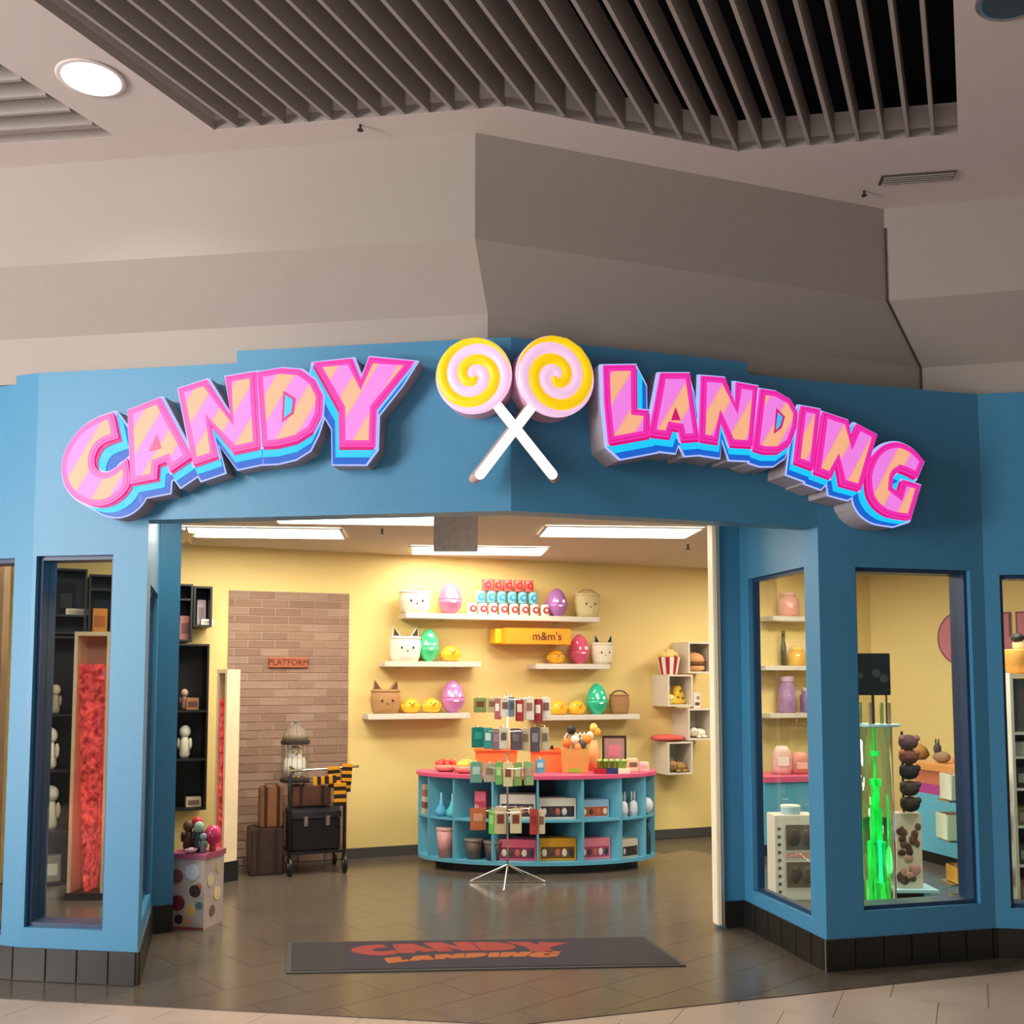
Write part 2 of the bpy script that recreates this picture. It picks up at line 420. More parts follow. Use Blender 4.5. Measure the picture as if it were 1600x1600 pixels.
# downlights
def downlight(u, v, label, on):
    p = onz(u, v, ZC)
    t = thing('downlight', label, 'ceiling light', (p.x, p.y, ZC-.002))
    G().lathe((0, 0, 0), [(.135, -.004), (.15, -.006), (.155, 0), (.135, 0)], 40).build('trim_ring', CEIL if on else METAL, t, smooth=True)
    m = mat('downlight_glow', (1, 1, 1), .5, emit=4, ecol=(.9, .97, 1), var=0) if on else mat('downlight_off', (.2, .17, .15), .2, .8)
    G().cyl((0, 0, -.006), .128, .004, 40).build('diffuser', m, t)
    if on:
        l = bpy.data.lights.new('downlight_lamp', 'SPOT'); l.energy = 35; l.spot_size = 2.4; l.shadow_soft_size = .12; l.spot_blend = .6; l.color = (.93, .97, 1)
        o = bpy.data.objects.new('downlight_lamp', l); COL.objects.link(o); o.location = (p.x, p.y, ZC-.03)
downlight(143, 122, 'bright round recessed downlight in the ceiling beam at upper left', True)
downlight(1588, -6, 'unlit chrome downlight at the upper right corner of the ceiling', False)
for u, v, w_, lb in ((563, 203, 0, 'tiny sprinkler head on the left bulkhead above the word CANDY'), (1350, 306, 1, 'tiny sprinkler head on the right bulkhead above the word LANDING')):
    p = onz(u, v-8, ZC) 
    t = thing('sprinkler', lb, 'sprinkler', (p.x, p.y, ZC))
    G().cyl((0, 0, -.012), .006, .03, 8).build('stem', BLACK, t); G().cyl((0, 0, -.028), .016, .004, 10).build('deflector', BLACK, t)

# ------------------------------------------------------------------ floors
def clip(poly, a, n, keep=1):
    out = []
    for i in range(len(poly)):
        p, q = poly[i], poly[(i+1) % len(poly)]; dp = (p-a).dot(n)*keep; dq = (q-a).dot(n)*keep
        if dp >= 0: out.append(p)
        if dp*dq < 0: out.append(p+(q-p)*(dp/(dp-dq)))
    return out
AO = .30
apL, apR = (FL.a+FL.n*AO, -FL.n), (FR.a+FR.n*AO, -FR.n)
big = [Vector((-7, 3.5)), Vector((9, 3.5)), Vector((9, 14)), Vector((-7, 14))]
for a, n in (apL, apR): big = clip(big, a, n)
ff = G().slab([(p.x, p.y) for p in big], -.03, -.0035).build('floor', FLG, kind='structure')
mf = G().b2(-8, 9, -6, 7, -.06, -.034).build('floor_mall', MLG, kind='structure')
def tiles(parent, m, x0, x1, y0, y1, tw, tl, yaw, z, planes, cond, stag=.5):
    c, s = math.cos(yaw), math.sin(yaw); full = None
    R = 14; g_ = .0015
    for j in range(int(-R/tl), int(R/tl)+1):
        for i in range(int(-R/tw), int(R/tw)+1):
            lx, ly = (i+(stag*(j % 2)))*tw, j*tl
            cx, cy = lx*c-ly*s, lx*s+ly*c
            if not (x0 < cx < x1 and y0 < cy < y1) or not cond(cx, cy): continue
            rect = [(-tw/2+g_, -tl/2+g_), (tw/2-g_, -tl/2+g_), (tw/2-g_, tl/2-g_), (-tw/2+g_, tl/2-g_)]
            pw = [Vector((cx+a*c-b*s, cy+a*s+b*c)) for a, b in rect]; ins = all((p-a).dot(n) >= 0 for p in pw for a, n in planes)
            if ins:
                if full is None:
                    full = G().slab(rect, z-.02, z).build('tile', m, parent, loc=(cx, cy, 0), rz=yaw).data; continue
                o = bpy.data.objects.new('tile', full); COL.objects.link(o); o.parent = parent; o.location = (cx, cy, 0); o.rotation_euler[2] = yaw
            else:
                for a, n in planes: pw = clip(pw, a, n) if len(pw) > 2 else pw
                if len(pw) > 2: G().slab([(p.x, p.y) for p in pw], z-.02, z).build('tile', m, parent)
tiles(ff, FLT, -3.9, 4.4, 4.2, 9.6, .61, .305, BWL.yaw+math.radians(20), .0, (apL, apR), lambda x, y: abs(x) < y*.55+.4)
tiles(mf, MLT, -3.8, 4.8, 2.8, 6.2, .45, .45, -dv.angle(Vector((0, 1, 0))), -.0045, (), lambda x, y: True)

# ------------------------------------------------------------------ shop shell
G().b2(-1.2, bwr_s, 0, .1, 0, CH).build('wall_back', YEL, loc=BWL.at(0), rz=BWL.yaw, kind='structure') if False else G().b2(0, bwr_s, 0, .1, 0, CH).build('wall_back', YEL, loc=BWL.at(0), rz=BWL.yaw, kind='structure')
G().b2(0, LW.len, 0, .1, 0, CH).build('wall_left', YEL, loc=LW.at(0), rz=LW.yaw, kind='structure')
G().b2(0, RW.len, 0, .1, 0, CH).build('wall_right', YEL, loc=RW.at(0), rz=RW.yaw, kind='structure')
a = LW.at(0); G().b2(a.x-.1, a.x, pL0.y, a.y, 0, CH).build('wall_left_end', YEL, kind='structure')
b = RW.at(RW.len); G().b2(b.x, b.x+.1, 4.9, b.y+.1, 0, CH).build('wall_right_end', YEL, kind='structure')
poly = [(a.x, pL0.y+.15), (pL0.x, pL0.y+.15), FL.at(sL1, -.14)[:2], isect(FL, -.14, FR, -.14)[:], FR.at(FR.len, -.14)[:2], RR.at(RR.len, -.14)[:2], (b.x, 5.3), b[:2], BWR[:2], bwl[:], a[:2]]
G().slab(poly, CH, CH+.04).build('ceiling', SHOPCEIL, kind='structure')
BB = mat('dark_grey_skirting', (.07, .065, .06), .5)
G().b2(0, bwr_s, -.012, 0, 0, .09).build('baseboard_back', BB, loc=BWL.at(0), rz=BWL.yaw, kind='structure')
G().b2(0, RW.len, -.012, 0, 0, .09).build('baseboard_right', BB, loc=RW.at(0), rz=RW.yaw, kind='structure')
# ceiling troffers
LIT = mat('troffer_glow', (1, 1, 1), .5, emit=9, ecol=(1, .96, .86), var=0)
def troffer(us, label):
    q = [onz(u, v, CH-.004) for u, v in us]; c = sum(q, Vector())/4
    t = thing('ceiling_light_panel', label, 'ceiling light', c)
    P = [(p-c).to_2d()[:] for p in q]
    G().slab(P, -.004, 0).build('diffuser', LIT, t)
    g = G()
    for i in range(4):
        a, b = Vector(P[i]), Vector(P[(i+1) % 4]); d = b-a; g.box(((a.x+b.x)/2, (a.y+b.y)/2, -.004), (d.length+.02, .025, .012), math.atan2(d.y, d.x))
    g.build('frame', WHITE, t)
def quadlight(cx, cy, L_, W_, yaw, label, pw=22.5):
    c = onz(cx, cy, CH-.004); t = thing('ceiling_light_panel', label, 'ceiling light', c, yaw)
    G().b2(-L_/2, L_/2, -W_/2, W_/2, -.006, -.001).build('diffuser', LIT, t)
    g = G()
    for s in (-1, 1): g.b2(-L_/2-.02, L_/2+.02, s*W_/2-.012, s*W_/2+.012, -.010, -.001); g.b2(s*L_/2-.012, s*L_/2+.012, -W_/2, W_/2, -.010, -.001)
    g.build('frame', WHITE, t)
    l = bpy.data.lights.new('panel_light', 'AREA'); l.shape = 'RECTANGLE'; l.size = L_; l.size_y = W_; l.energy = pw; l.color = (1, .90, .72)
    o = bpy.data.objects.new('panel_light', l); COL.objects.link(o); o.location = c-Vector((0, 0, .012)); o.rotation_euler[2] = yaw
y0 = BWL.yaw
quadlight(415, 832, 1.2, .55, y0-.28, 'bright ceiling light panel at left, above the black cube shelf')
quadlight(560, 809, 1.2, .55, y0-.28, 'bright ceiling light panel cut off by the header under the word CANDY')
quadlight(748, 860, 1.2, .55, y0-.28, 'bright ceiling light panel partly behind the hanging square board', 13)
quadlight(967, 831, 1.2, .55, y0-.28, 'bright ceiling light panel at right, under the first letters of LANDING')
# unseen panels of the right part of the shop; the second added to brighten it
quadlight(1480, 800, 1.2, .55, y0-.28, 'ceiling light panel over the right part of the shop', 42)
quadlight(1310, 868, 1.2, .55, y0-.28, 'added unseen ceiling light panel brightening the far right corner of the shop', 34)
quadlight(150, 758, 1.2, .55, 0, 'added unseen ceiling light panel brightening the black cabinets at the left', 22)  # unseen panel added to brighten the cream column and cabinets
# hanging board
c = ond(712, 835, 6.7)
t = thing('hanging_board', 'small square grey-brown board hanging from the shop ceiling', 'board', c, 0)
G().b2(-.145, .145, -.01, .01, -.115, .125).build('board', mat('grey_brown_board', (.42, .35, .30), .7, var=.3, scale=30), t, bevel=.003)
G().tube([(-.1, 0, .12), (-.1, 0, CH-c.z)], .002, 4).build('hanging_wire', METAL, t); G().tube([(.1, 0, .12), (.1, 0, CH-c.z)], .002, 4).build('hanging_wire', METAL, t)
for u, v, lb in ((597, 832, 'tiny sprinkler under the shop ceiling left of the hanging board'), (1075, 856, 'tiny sprinkler under the shop ceiling near the right door post')):
    p = onz(u, v, CH-.03); t = thing('sprinkler', lb, 'sprinkler', (p.x, p.y, CH))
    G().cyl((0, 0, -.02), .008, .04, 8).build('stem', BLACK, t); G().cyl((0, 0, -.042), .02, .005, 10).build('deflector', BLACK, t)
p = ond(291, 838, 7.6)
t = thing('star_ornament', 'small gold star hanging at the top left corner of the shop', 'ornament', p, .3)
st = [(.075*(1 if i % 2 == 0 else .45)*math.sin(i*math.pi/5), .075*(1 if i % 2 == 0 else .45)*math.cos(i*math.pi/5)) for i in range(10)]
G().plate(st, -.012, .012).build('star', M('E8C27A', .4), t); G().tube([(0, 0, .07), (0, 0, CH-p.z)], .0015, 4).build('string', METAL, t)
# ================================================================== illuminated sign
HOT = mat('sign_magenta', (.12, .004, .06), .4, emit=1.0, ecol=(.84, .025, .42), var=0)
HOTD = mat('sign_deep_pink', (.1, .002, .03), .4, emit=1, ecol=(.62, .006, .16), var=0)
CYAN = mat('sign_cyan', (.01, .08, .12), .4, emit=1, ecol=(.01, .56, 1), var=0)
DBLU = mat('sign_blue', (.01, .02, .06), .4, emit=1, ecol=(.01, .12, .58), var=0)
LILAC = mat('sign_lilac_edge', (.08, .08, .12), .4, emit=1, ecol=(.42, .50, .95), var=0)
CAN = mat('sign_can_grey', (.55, .50, .54), .5, var=0)
def stripe_mat():
    m = bpy.data.materials.new('sign_striped_fill'); m.use_nodes = True; nt = m.node_tree; b = nt.nodes['Principled BSDF']
    tc = nt.nodes.new('ShaderNodeTexCoord'); mp = nt.nodes.new('ShaderNodeMapping'); mp.inputs['Rotation'].default_value = (0, math.radians(-32), 0)
    wv = nt.nodes.new('ShaderNodeTexWave'); wv.wave_type = 'BANDS'; wv.bands_direction = 'X'; wv.inputs['Scale'].default_value = 1.75; wv.inputs['Distortion'].default_value = 0
    cr = nt.nodes.new('ShaderNodeValToRGB'); e = cr.color_ramp.elements
    e[0].position = .46; e[0].color = (.92, .22, .84, 1); e[1].position = .60; e[1].color = (.95, .42, .22, 1)
    x = e.new(.72); x.color = (.98, .48, .25, 1)
    nt.links.new(tc.outputs['Object'], mp.inputs[0]); nt.links.new(mp.outputs[0], wv.inputs[0]); nt.links.new(wv.outputs['Fac'], cr.inputs[0])
    b.inputs['Base Color'].default_value = (.12, .06, .06, 1); nt.links.new(cr.outputs[0], b.inputs['Emission Color']); b.inputs['Emission Strength'].default_value = .9
    return m
FILL = stripe_mat()
CANDY = [
 ('C', [(272,332),(215,350),(160,385),(118,435),(92,490),(88,545),(100,595),(130,635),(175,660),(225,668),(270,655),(310,625),(336,585),(322,495),(290,525),(255,548),(225,545),(205,525),(205,490),(222,455),(250,437),(292,424)], None),
 ('A', [(325,325),(440,280),(553,492),(475,545),(462,508),(432,520),(428,570),(335,588)], [(412,465),(430,425),(440,458)]),
 ('N', [(503,248),(605,215),(690,345),(672,205),(780,187),(795,455),(700,475),(618,372),(645,490),(557,520)], None),
 ('D', [(785,190),(870,175),(940,180),(990,215),(1018,270),(1015,340),(985,400),(930,435),(860,452),(805,455)], [(887,268),(918,288),(912,335),(882,358)]),
 ('Y', [(985,155),(1125,140),(1155,215),(1185,135),(1345,150),(1210,320),(1205,455),(1080,455),(1078,320)], None)]
LANDING = [
 ('L', [(163,192),(298,190),(300,375),(352,380),(350,488),(185,518),(168,350)], None),
 ('A', [(400,225),(520,225),(560,500),(485,505),(475,460),(447,455),(435,492),(352,482)], [(459,382),(450,415),(470,415)]),
 ('N', [(570,235),(668,243),(712,355),(715,262),(805,278),(782,530),(690,525),(652,420),(640,515),(562,503)], None),
 ('D', [(815,290),(880,300),(940,335),(970,390),(965,450),(940,520),(890,555),(830,555),(785,540)], [(882,385),(905,410),(893,450),(872,468)]),
 ('I', [(985,360),(1065,375),(1037,625),(957,595)], None),
 ('N', [(1075,385),(1180,420),(1195,505),(1215,435),(1300,480),(1232,712),(1150,690),(1135,600),(1110,662),(1042,637)], None),
 ('G', [(1497,592),(1455,540),(1390,508),(1330,520),(1285,562),(1255,640),(1262,730),(1295,785),(1350,822),(1440,835),(1483,690),(1440,676),(1408,668),(1392,722),(1364,700),(1368,650),(1398,630),(1432,642),(1468,662)], None)]
OFFS = .20
def rounded(P):                          # soften the shallow corners of the curved letters
    for _ in range(2):
        out = []; n = len(P)
        for i in range(n):
            a, b, c = Vector(P[i-1]), Vector(P[i]), Vector(P[(i+1) % n]); d1, d2 = b-a, c-b
            t = abs(math.degrees(math.atan2(d1.x*d2.y-d1.y*d2.x, d1.dot(d2))))
            if 6 < t < 52 and n > 10: out += [tuple(b-d1*.22), tuple(b+d2*.22)]
            else: out.append(P[i])
        P = out
    return P
def word(name, label, line, glyphs, conv, vp, k, OFFS):
    S = .20-OFFS
    pts = lambda P: [line.hit(*conv(x, y), OFFS) for x, y in rounded(P)]
    allp = [p for _, P, _ in glyphs for p in pts(P)]
    cx = sum(p[0] for p in allp)/len(allp); czz = sum(p[1] for p in allp)/len(allp)
    t = thing(name, label, 'sign', line.at(cx, 0, czz), line.yaw)
    R = lambda P: [(x-cx, z-czz) for x, z in P]
    V = R([line.hit(*conv(*vp), OFFS)])[0]
    def sweep(g, P, kk, y0, y1, ex):
        P = offset(P, ex); Q = [(x+(V[0]-x)*kk, z+(V[1]-z)*kk) for x, z in P]; n = len(P)
        g.plate(P, y0, y1); g.plate(Q, y0, y1)
        for i in range(n):
            a, b, c, d = P[i], P[(i+1) % n], Q[(i+1) % n], Q[i]
            ar = (b[0]-a[0])*(d[1]-a[1])-(b[1]-a[1])*(d[0]-a[0])
            if abs(ar) > 1e-6: g.plate([a, b, c, d], y0, y1)
    gc, gl_, gb, gy, gd = G(), G(), G(), G(), G()
    pols = [(ch, R(pts(P)), R(pts(h)) if h else None) for ch, P, h in glyphs]
    for ch, P, h in pols:
        sweep(gc, P, k, S-.185, .0, .011); sweep(gl_, P, k, S-.190, S-.184, .012)
        sweep(gd, P, k*.2, S-.207, S-.202, -.002)
        sweep(gb, P, k, S-.196, S-.189, .004); sweep(gy, P, k*.58, S-.201, S-.195, .004)
        # thin lilac outline of the letter itself
        gl_.plate(offset(P, .009), S-.204, S-.200)
    gc.build('sign_can', CAN, t); gl_.build('outline', LILAC, t); gb.build('blue_shadow', DBLU, t); gy.build('cyan_shadow', CYAN, t); gd.build('crimson_shadow', HOTD, t)
    for i, (ch, P, h) in enumerate(pols):
        y = -.003*(i % 2)
        L_ = G().plate(P, S-.216+y, S-.203).build('letter', HOT, t, label='glowing pink letter %s with peach stripes' % ch)
        G().plate(offset(P, -.010), S-.2175+y, S-.215+y).build('letter_rim', HOTD, L_)
        G().plate(offset(P, -.014), S-.219+y, S-.2165+y).build('letter_band', HOT, L_)
        inner = offset(P, -.033)
        G().plate(inner, S-.2215+y, S-.218+y).build('letter_fill', FILL, L_)
        if h:
            G().plate(offset(h, .010), S-.2240+y, S-.2205+y).build('counter_rim', HOTD, L_)
            if ch == 'D': G().plate(offset(h, -.004), S-.2255+y, S-.2235+y).build('counter', CYAN, L_)
    return pols, t
polC, _ = word('illuminated_sign', 'glowing pink and peach striped word CANDY on the left blue header', FL, CANDY, lambda x, y: (60+x/2.2857, 500+y/2.2857), (800, 1020), .10, .125)
polL, _ = word('illuminated_sign', 'glowing pink and peach striped word LANDING on the right blue header', FR, LANDING, lambda x, y: (880+x/2.6667, 500+y/2.6667), (760, 1060), .10, .19)

# lollipops
LY = mat('lolly_yellow', (.5, .32, .01), .35, emit=.72, ecol=(1, .62, .0), var=0)
LP = mat('lolly_pink', (.4, .26, .36), .35, emit=.72, ecol=(1, .62, .90), var=0)
LW_ = mat('lolly_stick_white', (.95, .92, .88), .35, emit=.72, ecol=(1, .96, .9), var=0)
LEDGE = mat('lolly_edge', (.62, .36, .48), .5, var=0)
def lolly(label, line, u, v, ru, mirror, su, sv, off):
    x, z = line.hit(u, v, off); xr, _ = line.hit(u+ru, v, off); R = abs(xr-x)
    t = thing('lollipop_sign', label, 'sign', line.at(x, 0, z), line.yaw)
    G().cyl((0, -off/2+.01, 0), R*.985, off-.025, 56, axis='y').build('disc_can', LEDGE, t)
    G().cyl((0, -off+.006, 0), R, .02, 56, axis='y').build('disc', LP, t)
    TH_ = 2*math.pi; pitch = R*.555
    def band(ph):
        g = G(); N = 110; K = 8; vs = []; fs = []
        tot = 2.35
        for j in range(N+1):
            a = tot*j/N                     # turns
            rc = pitch*(a+ph*0)
            for i in range(K+1):
                q = i/K*2-1; half = pitch/4*min(1, .35+a*2.6)
                r = rc+q*half
                h = .016*math.sqrt(max(0, 1-q*q))
                rr = min(max(r, 0), R*.985)
                if r > R*.985: h = .0
                # start angle: bottom for yellow at a=.25 ; clockwise on the left lollipop
                an = math.radians(-90)-(a-.25+ph)*TH_
                X = rr*math.cos(an); Z = rr*math.sin(an)
                vs.append((-X if mirror else X, -off-.004-h, Z))
        for j in range(N):
            for i in range(K):
                a_, b_ = j*(K+1)+i, (j+1)*(K+1)+i
                fs.append((a_, a_+1, b_+1, b_) if not mirror else (a_, b_, b_+1, a_+1))
        g.add(vs, fs); return g
    band(0).build('yellow_swirl', LY, t, smooth=True)
    band(.5).build('pink_swirl', LP, t, smooth=True)
    sx, sz = line.hit(su, sv, off); d = Vector((sx-x, sz-z)); L_ = d.length; d.normalize()
    a = d*R*.96; e = Vector((sx-x, sz-z)); w_ = .026; nrm = Vector((-d.y, d.x))*w_
    poly = [tuple(a+nrm), tuple(e+nrm)]+[tuple(e+Vector((math.cos(q)*d.x-math.sin(q)*d.y, math.sin(q)*d.x+math.cos(q)*d.y))*w_) for q in (1.0, .5, 0, -.5, -1.0)]+[tuple(e-nrm), tuple(a-nrm)]
    s_ = G().plate(poly, -off+.012+(.004 if mirror else 0), -.03).build('stick', mat('stick_side', (.5, .33, .3), .5, var=0), t)
    G().plate(offset(poly, -.001), -off+.004, -off+.013).build('stick_face', LW_, s_)
    return t
lolly('left lollipop with yellow and pink swirl winding clockwise, mounted over the entrance', FL, 740, 587, 59.5, False, 863, 741, .13)
lolly('right lollipop with yellow and pink swirl winding anticlockwise, next to the word LANDING', FR, 868, 588, 59.5, True, 751, 741, .15)

# ================================================================== doormat
q = [onz(448, 1473), onz(447, 1522), onz(1072, 1510), onz(1008, 1465)]
q[0] = onz(449, 1474); c = sum(q, Vector())/4
tm = thing('doormat', 'long dark grey doormat with orange and red lettering in the entrance', 'doormat', c)
MATM = mat('mat_charcoal', (.035, .028, .026), .95, bump=.5, scale=300, var=.2); MATP = mat('mat_plum', (.03, .018, .03), .95, var=.2)
Q = [(p-c).to_2d() for p in q]
G().slab([tuple(p) for p in Q], .001, .007).build('rubber_edge', mat('mat_rubber', (.03, .028, .026), .6), tm)
def mpt(a, b): # a along (0 left..1 right), b 0 near..1 far
    n = Q[1]+(Q[2]-Q[1])*a; f = Q[0]+(Q[3]-Q[0])*a; return n+(f-n)*b
G().slab([tuple(mpt(a, b)) for a, b in ((.012, .04), (.988, .04), (.988, .96), (.012, .96))], .007, .010).build('mat_pile', MATM, tm)
G().slab([tuple(mpt(a, b)) for a, b in ((.155, .05), (.80, .05), (.80, .95), (.155, .95))], .010, .0108).build('mat_field', MATP, tm)
def matword(pols, a0, a1, b0, b1, m, nm):
    xs = [p[0] for _, P, _ in pols for p in P]; zs = [p[1] for _, P, _ in pols for p in P]
    X0, X1, Z0, Z1 = min(xs), max(xs), min(zs), max(zs)
    for ch, P, h in pols:
        G().slab([tuple(mpt(a0+(a1-a0)*(x-X0)/(X1-X0), b0+(b1-b0)*(z-Z0)/(Z1-Z0))) for x, z in P], .0108, .0122).build('letter', m, tm)
def straighten(pols, k):
    out = []
    xs = [p[0] for _, P, _ in pols for p in P]; x0, x1 = min(xs), max(xs)
    for ch, P, h in pols:
        out.append((ch, [(x, z+k*(x-x0)/(x1-x0)) for x, z in P], h))
    return out
matword(straighten(polC, -.32), .17, .76, .46, .88, mat('mat_red', (.26, .03, .018), .9, var=.2), 'r')
matword(straighten(polL, .62), .25, .72, .20, .50, mat('mat_orange', (.34, .085, .015), .9, var=.2), 'o')

# ================================================================== brick panel on the back wall
bx0, bz1 = BWL.hit(358, 922, .01); bx1, _ = BWL.hit(546, 925, .01)
bp = thing('brick_panel', 'tall brown brick wall panel behind the luggage trolley', 'wall panel', BWL.at(bx0, 0, 0), BWL.yaw)
BW_ = bx1-bx0
G().b2(0, BW_, -.008, -.001, .0, bz1).build('mortar', mat('mortar_tan', (.45, .31, .22), .9, var=.15, scale=20), bp)
BR = [mat('brick_brown_%d' % i, c, .85, var=.25, scale=25) for i, c in enumerate(((.27, .16, .11), (.31, .19, .13), (.35, .23, .165)))]
rows = 33; rh = bz1/rows; bwid = BW_/4.6; cache = {}
for j in range(rows):
    x = -bwid*.5*(j % 2) - .06
    while x < BW_:
        a, b = max(x+.006, .002), min(x+bwid-.006, BW_-.002)
        if b-a > .02:
            mi = random.randrange(3); key = (mi, round(b-a, 4))
            if key not in cache:
                cache[key] = G().b2(0, b-a, -.015, -.008, .006, rh-.006).build('brick', BR[mi], bp).data
                o = bp.children[-1] if False else [o for o in bp.children if o.data == cache[key]][0]
            else:
                o = bpy.data.objects.new('brick', cache[key]); COL.objects.link(o); o.parent = bp
            o.location = (a, 0, j*rh)
        x += bwid
px, pz = BWL.hit(451, 1035, .03)
pl = thing('wall_plaque', 'small rust orange wooden plaque with dark lettering on the brick panel', 'plaque', BWL.at(px, .017, pz), BWL.yaw)
pw = BWL.hit(483, 1035, .03)[0]-BWL.hit(421, 1035, .03)[0]
G().b2(-pw/2, pw/2, -.02, 0, -.045, .045).build('board', mat('plaque_rust', (.42, .11, .04), .6, var=.3), pl, bevel=.003)
text_mesh('PLATFORM', .072, 'lettering', mat('plaque_text', (.12, .03, .015), .7), pl, (0, -.022, 0))

# ================================================================== back wall shelves
def wl(u, v, off): return BWL.hit(u, v, off)
SH = {}
def shelf(key, u0, u1, v, label, d=.24, back=0):
    s0, z = wl(u0, v, d); s1, _ = wl(u1, v, d); zt = z
    t = thing('wall_shelf', label, 'shelf', BWL.at((s0+s1)/2, 0, zt), BWL.yaw, None)
    G().b2((s0-s1)/2, (s1-s0)/2, -d, 0, -.05, 0).build('board', WHITE, t, bevel=.004)
    g = G()
    for k in (-.3, .3): g.b2(k*(s1-s0)-.008, k*(s1-s0)+.008, -.12, -.001, -.062, -.05)
    g.build('bracket', METAL, t)
    SH[key] = (zt, (s0, s1)); return t
shelf('top', 634, 937, 957, 'long white wall shelf at the top, holding the stacked tins')
shelf('ml', 602, 752, 1033, 'white wall shelf in the middle left, holding the green egg')
shelf('mr', 838, 953, 1037, 'white wall shelf in the middle right, behind the orange box')
shelf('ll', 575, 735, 1116, 'white wall shelf at lower left, holding the paper bag and two chicks')
shelf('lr', 840, 1000, 1118, 'white wall shelf at lower right, holding the turquoise egg')
def onshelf(key, u, off=.13):
    z = SH[key][0]; s = BWL.hit(u, 1000, off)[0]; return BWL.at(s, off, z)
PX = 9.55/F                                       # metres per photo pixel at the shelves
def shiny(h): return M(h, .15, var=.03)
def egg(u, key, hpx, wpx, h, label, off=.13, face='FFFFFF'):
    H, W = hpx*PX, wpx*PX; p = onshelf(key, u, off); t = thing('plastic_egg', label, 'egg', p, BWL.yaw)
    pr = []
    for i in range(11):
        a = math.pi*i/10; z = H*(1-math.cos(a))/2; r = W/2*math.sin(a)*(1+.14*math.cos(a)); pr.append((max(r, .004), z))
    pr[0] = (W*.22, 0.0); 
    lo = [q for q in pr if q[1] <= H*.45]+[(W*.535, H*.45)]; hi = [(W*.52, H*.45)]+[q for q in pr if q[1] > H*.45]
    G().lathe((0, 0, 0), lo, 20).build('lower_shell', shiny(h), t, smooth=True)
    G().lathe((0, 0, .0005), hi, 20).build('upper_shell', mat('eggtop'+h, hexc(h), .08, var=.02, spec=.8), t, smooth=True)
    e = M(face, .5)
    for sx in (-1, 1): G().ball((sx*W*.16, -W*.47, H*.52), (W*.07, W*.05, W*.09), 8, 5).build('eye', e, t, smooth=True)
    G().ball((0, -W*.50, H*.36), (W*.12, W*.04, W*.04), 8, 5).build('mouth', e, t, smooth=True)
    return t
egg(703, 'top', 49, 36, 'E8759A', 'pink plastic egg on the top shelf left of the tins')
egg(870, 'top', 46, 34, 'B070B8', 'purple plastic egg on the top shelf right of the tins')
egg(670, 'ml', 50, 31, '4CD48E', 'green plastic egg on the middle left shelf beside the white eared bag')
egg(905, 'mr', 48, 33, 'DE5C7E', 'rose pink plastic egg on the middle right shelf')
egg(708, 'll', 50, 36, 'D084C4', 'lilac plastic egg at the right end of the lower left shelf')
egg(932, 'lr', 50, 34, '2EC49A', 'turquoise plastic egg on the lower right shelf')
def chick(u, key, wpx, label, off=.13):
    W = wpx*PX; t = thing('toy_chick', label, 'toy', onshelf(key, u, off), BWL.yaw)
    y = mat('chick_yellow', (.95, .52, .03), .25, var=.05); o = mat('chick_orange', (.85, .22, .01), .3)
    G().lathe((0, 0, 0), [(W*.30, .004), (W*.46, W*.12), (W*.50, W*.38), (W*.42, W*.62), (W*.2, W*.78), (.003, W*.82)], 16, 1, .85).build('body', y, t, smooth=True)
    for s in (-1, 1):
        G().ball((s*W*.46, 0, W*.36), (W*.10, W*.2, W*.18), 8, 6).build('wing', y, t, smooth=True)
        G().ball((s*W*.2, -W*.1, .012), (W*.13, W*.2, .012), 8, 4).build('foot', o, t, smooth=True)
        G().ball((s*W*.14, -W*.36, W*.55), W*.035, 8, 5).build('eye', BLACK, t, smooth=True)
    G().lathe((0, -W*.48, W*.46), [(.002, -W*.10), (W*.08, .0)], 8, axis='y').build('beak', o, t)
chick(704, 'ml', 30, 'yellow toy chick alone on the middle left shelf')
chick(642, 'll', 28, 'yellow toy chick beside the paper bag on the lower left shelf')
chick(675, 'll', 28, 'yellow toy chick beside the lilac egg on the lower left shelf')
chick(868, 'mr', 28, 'yellow toy chick on the middle right shelf, next to the rose pink egg')
chick(872, 'lr', 28, 'yellow toy chick at the left of the lower right shelf')
chick(901, 'lr', 28, 'yellow toy chick beside the turquoise egg on the lower right shelf')
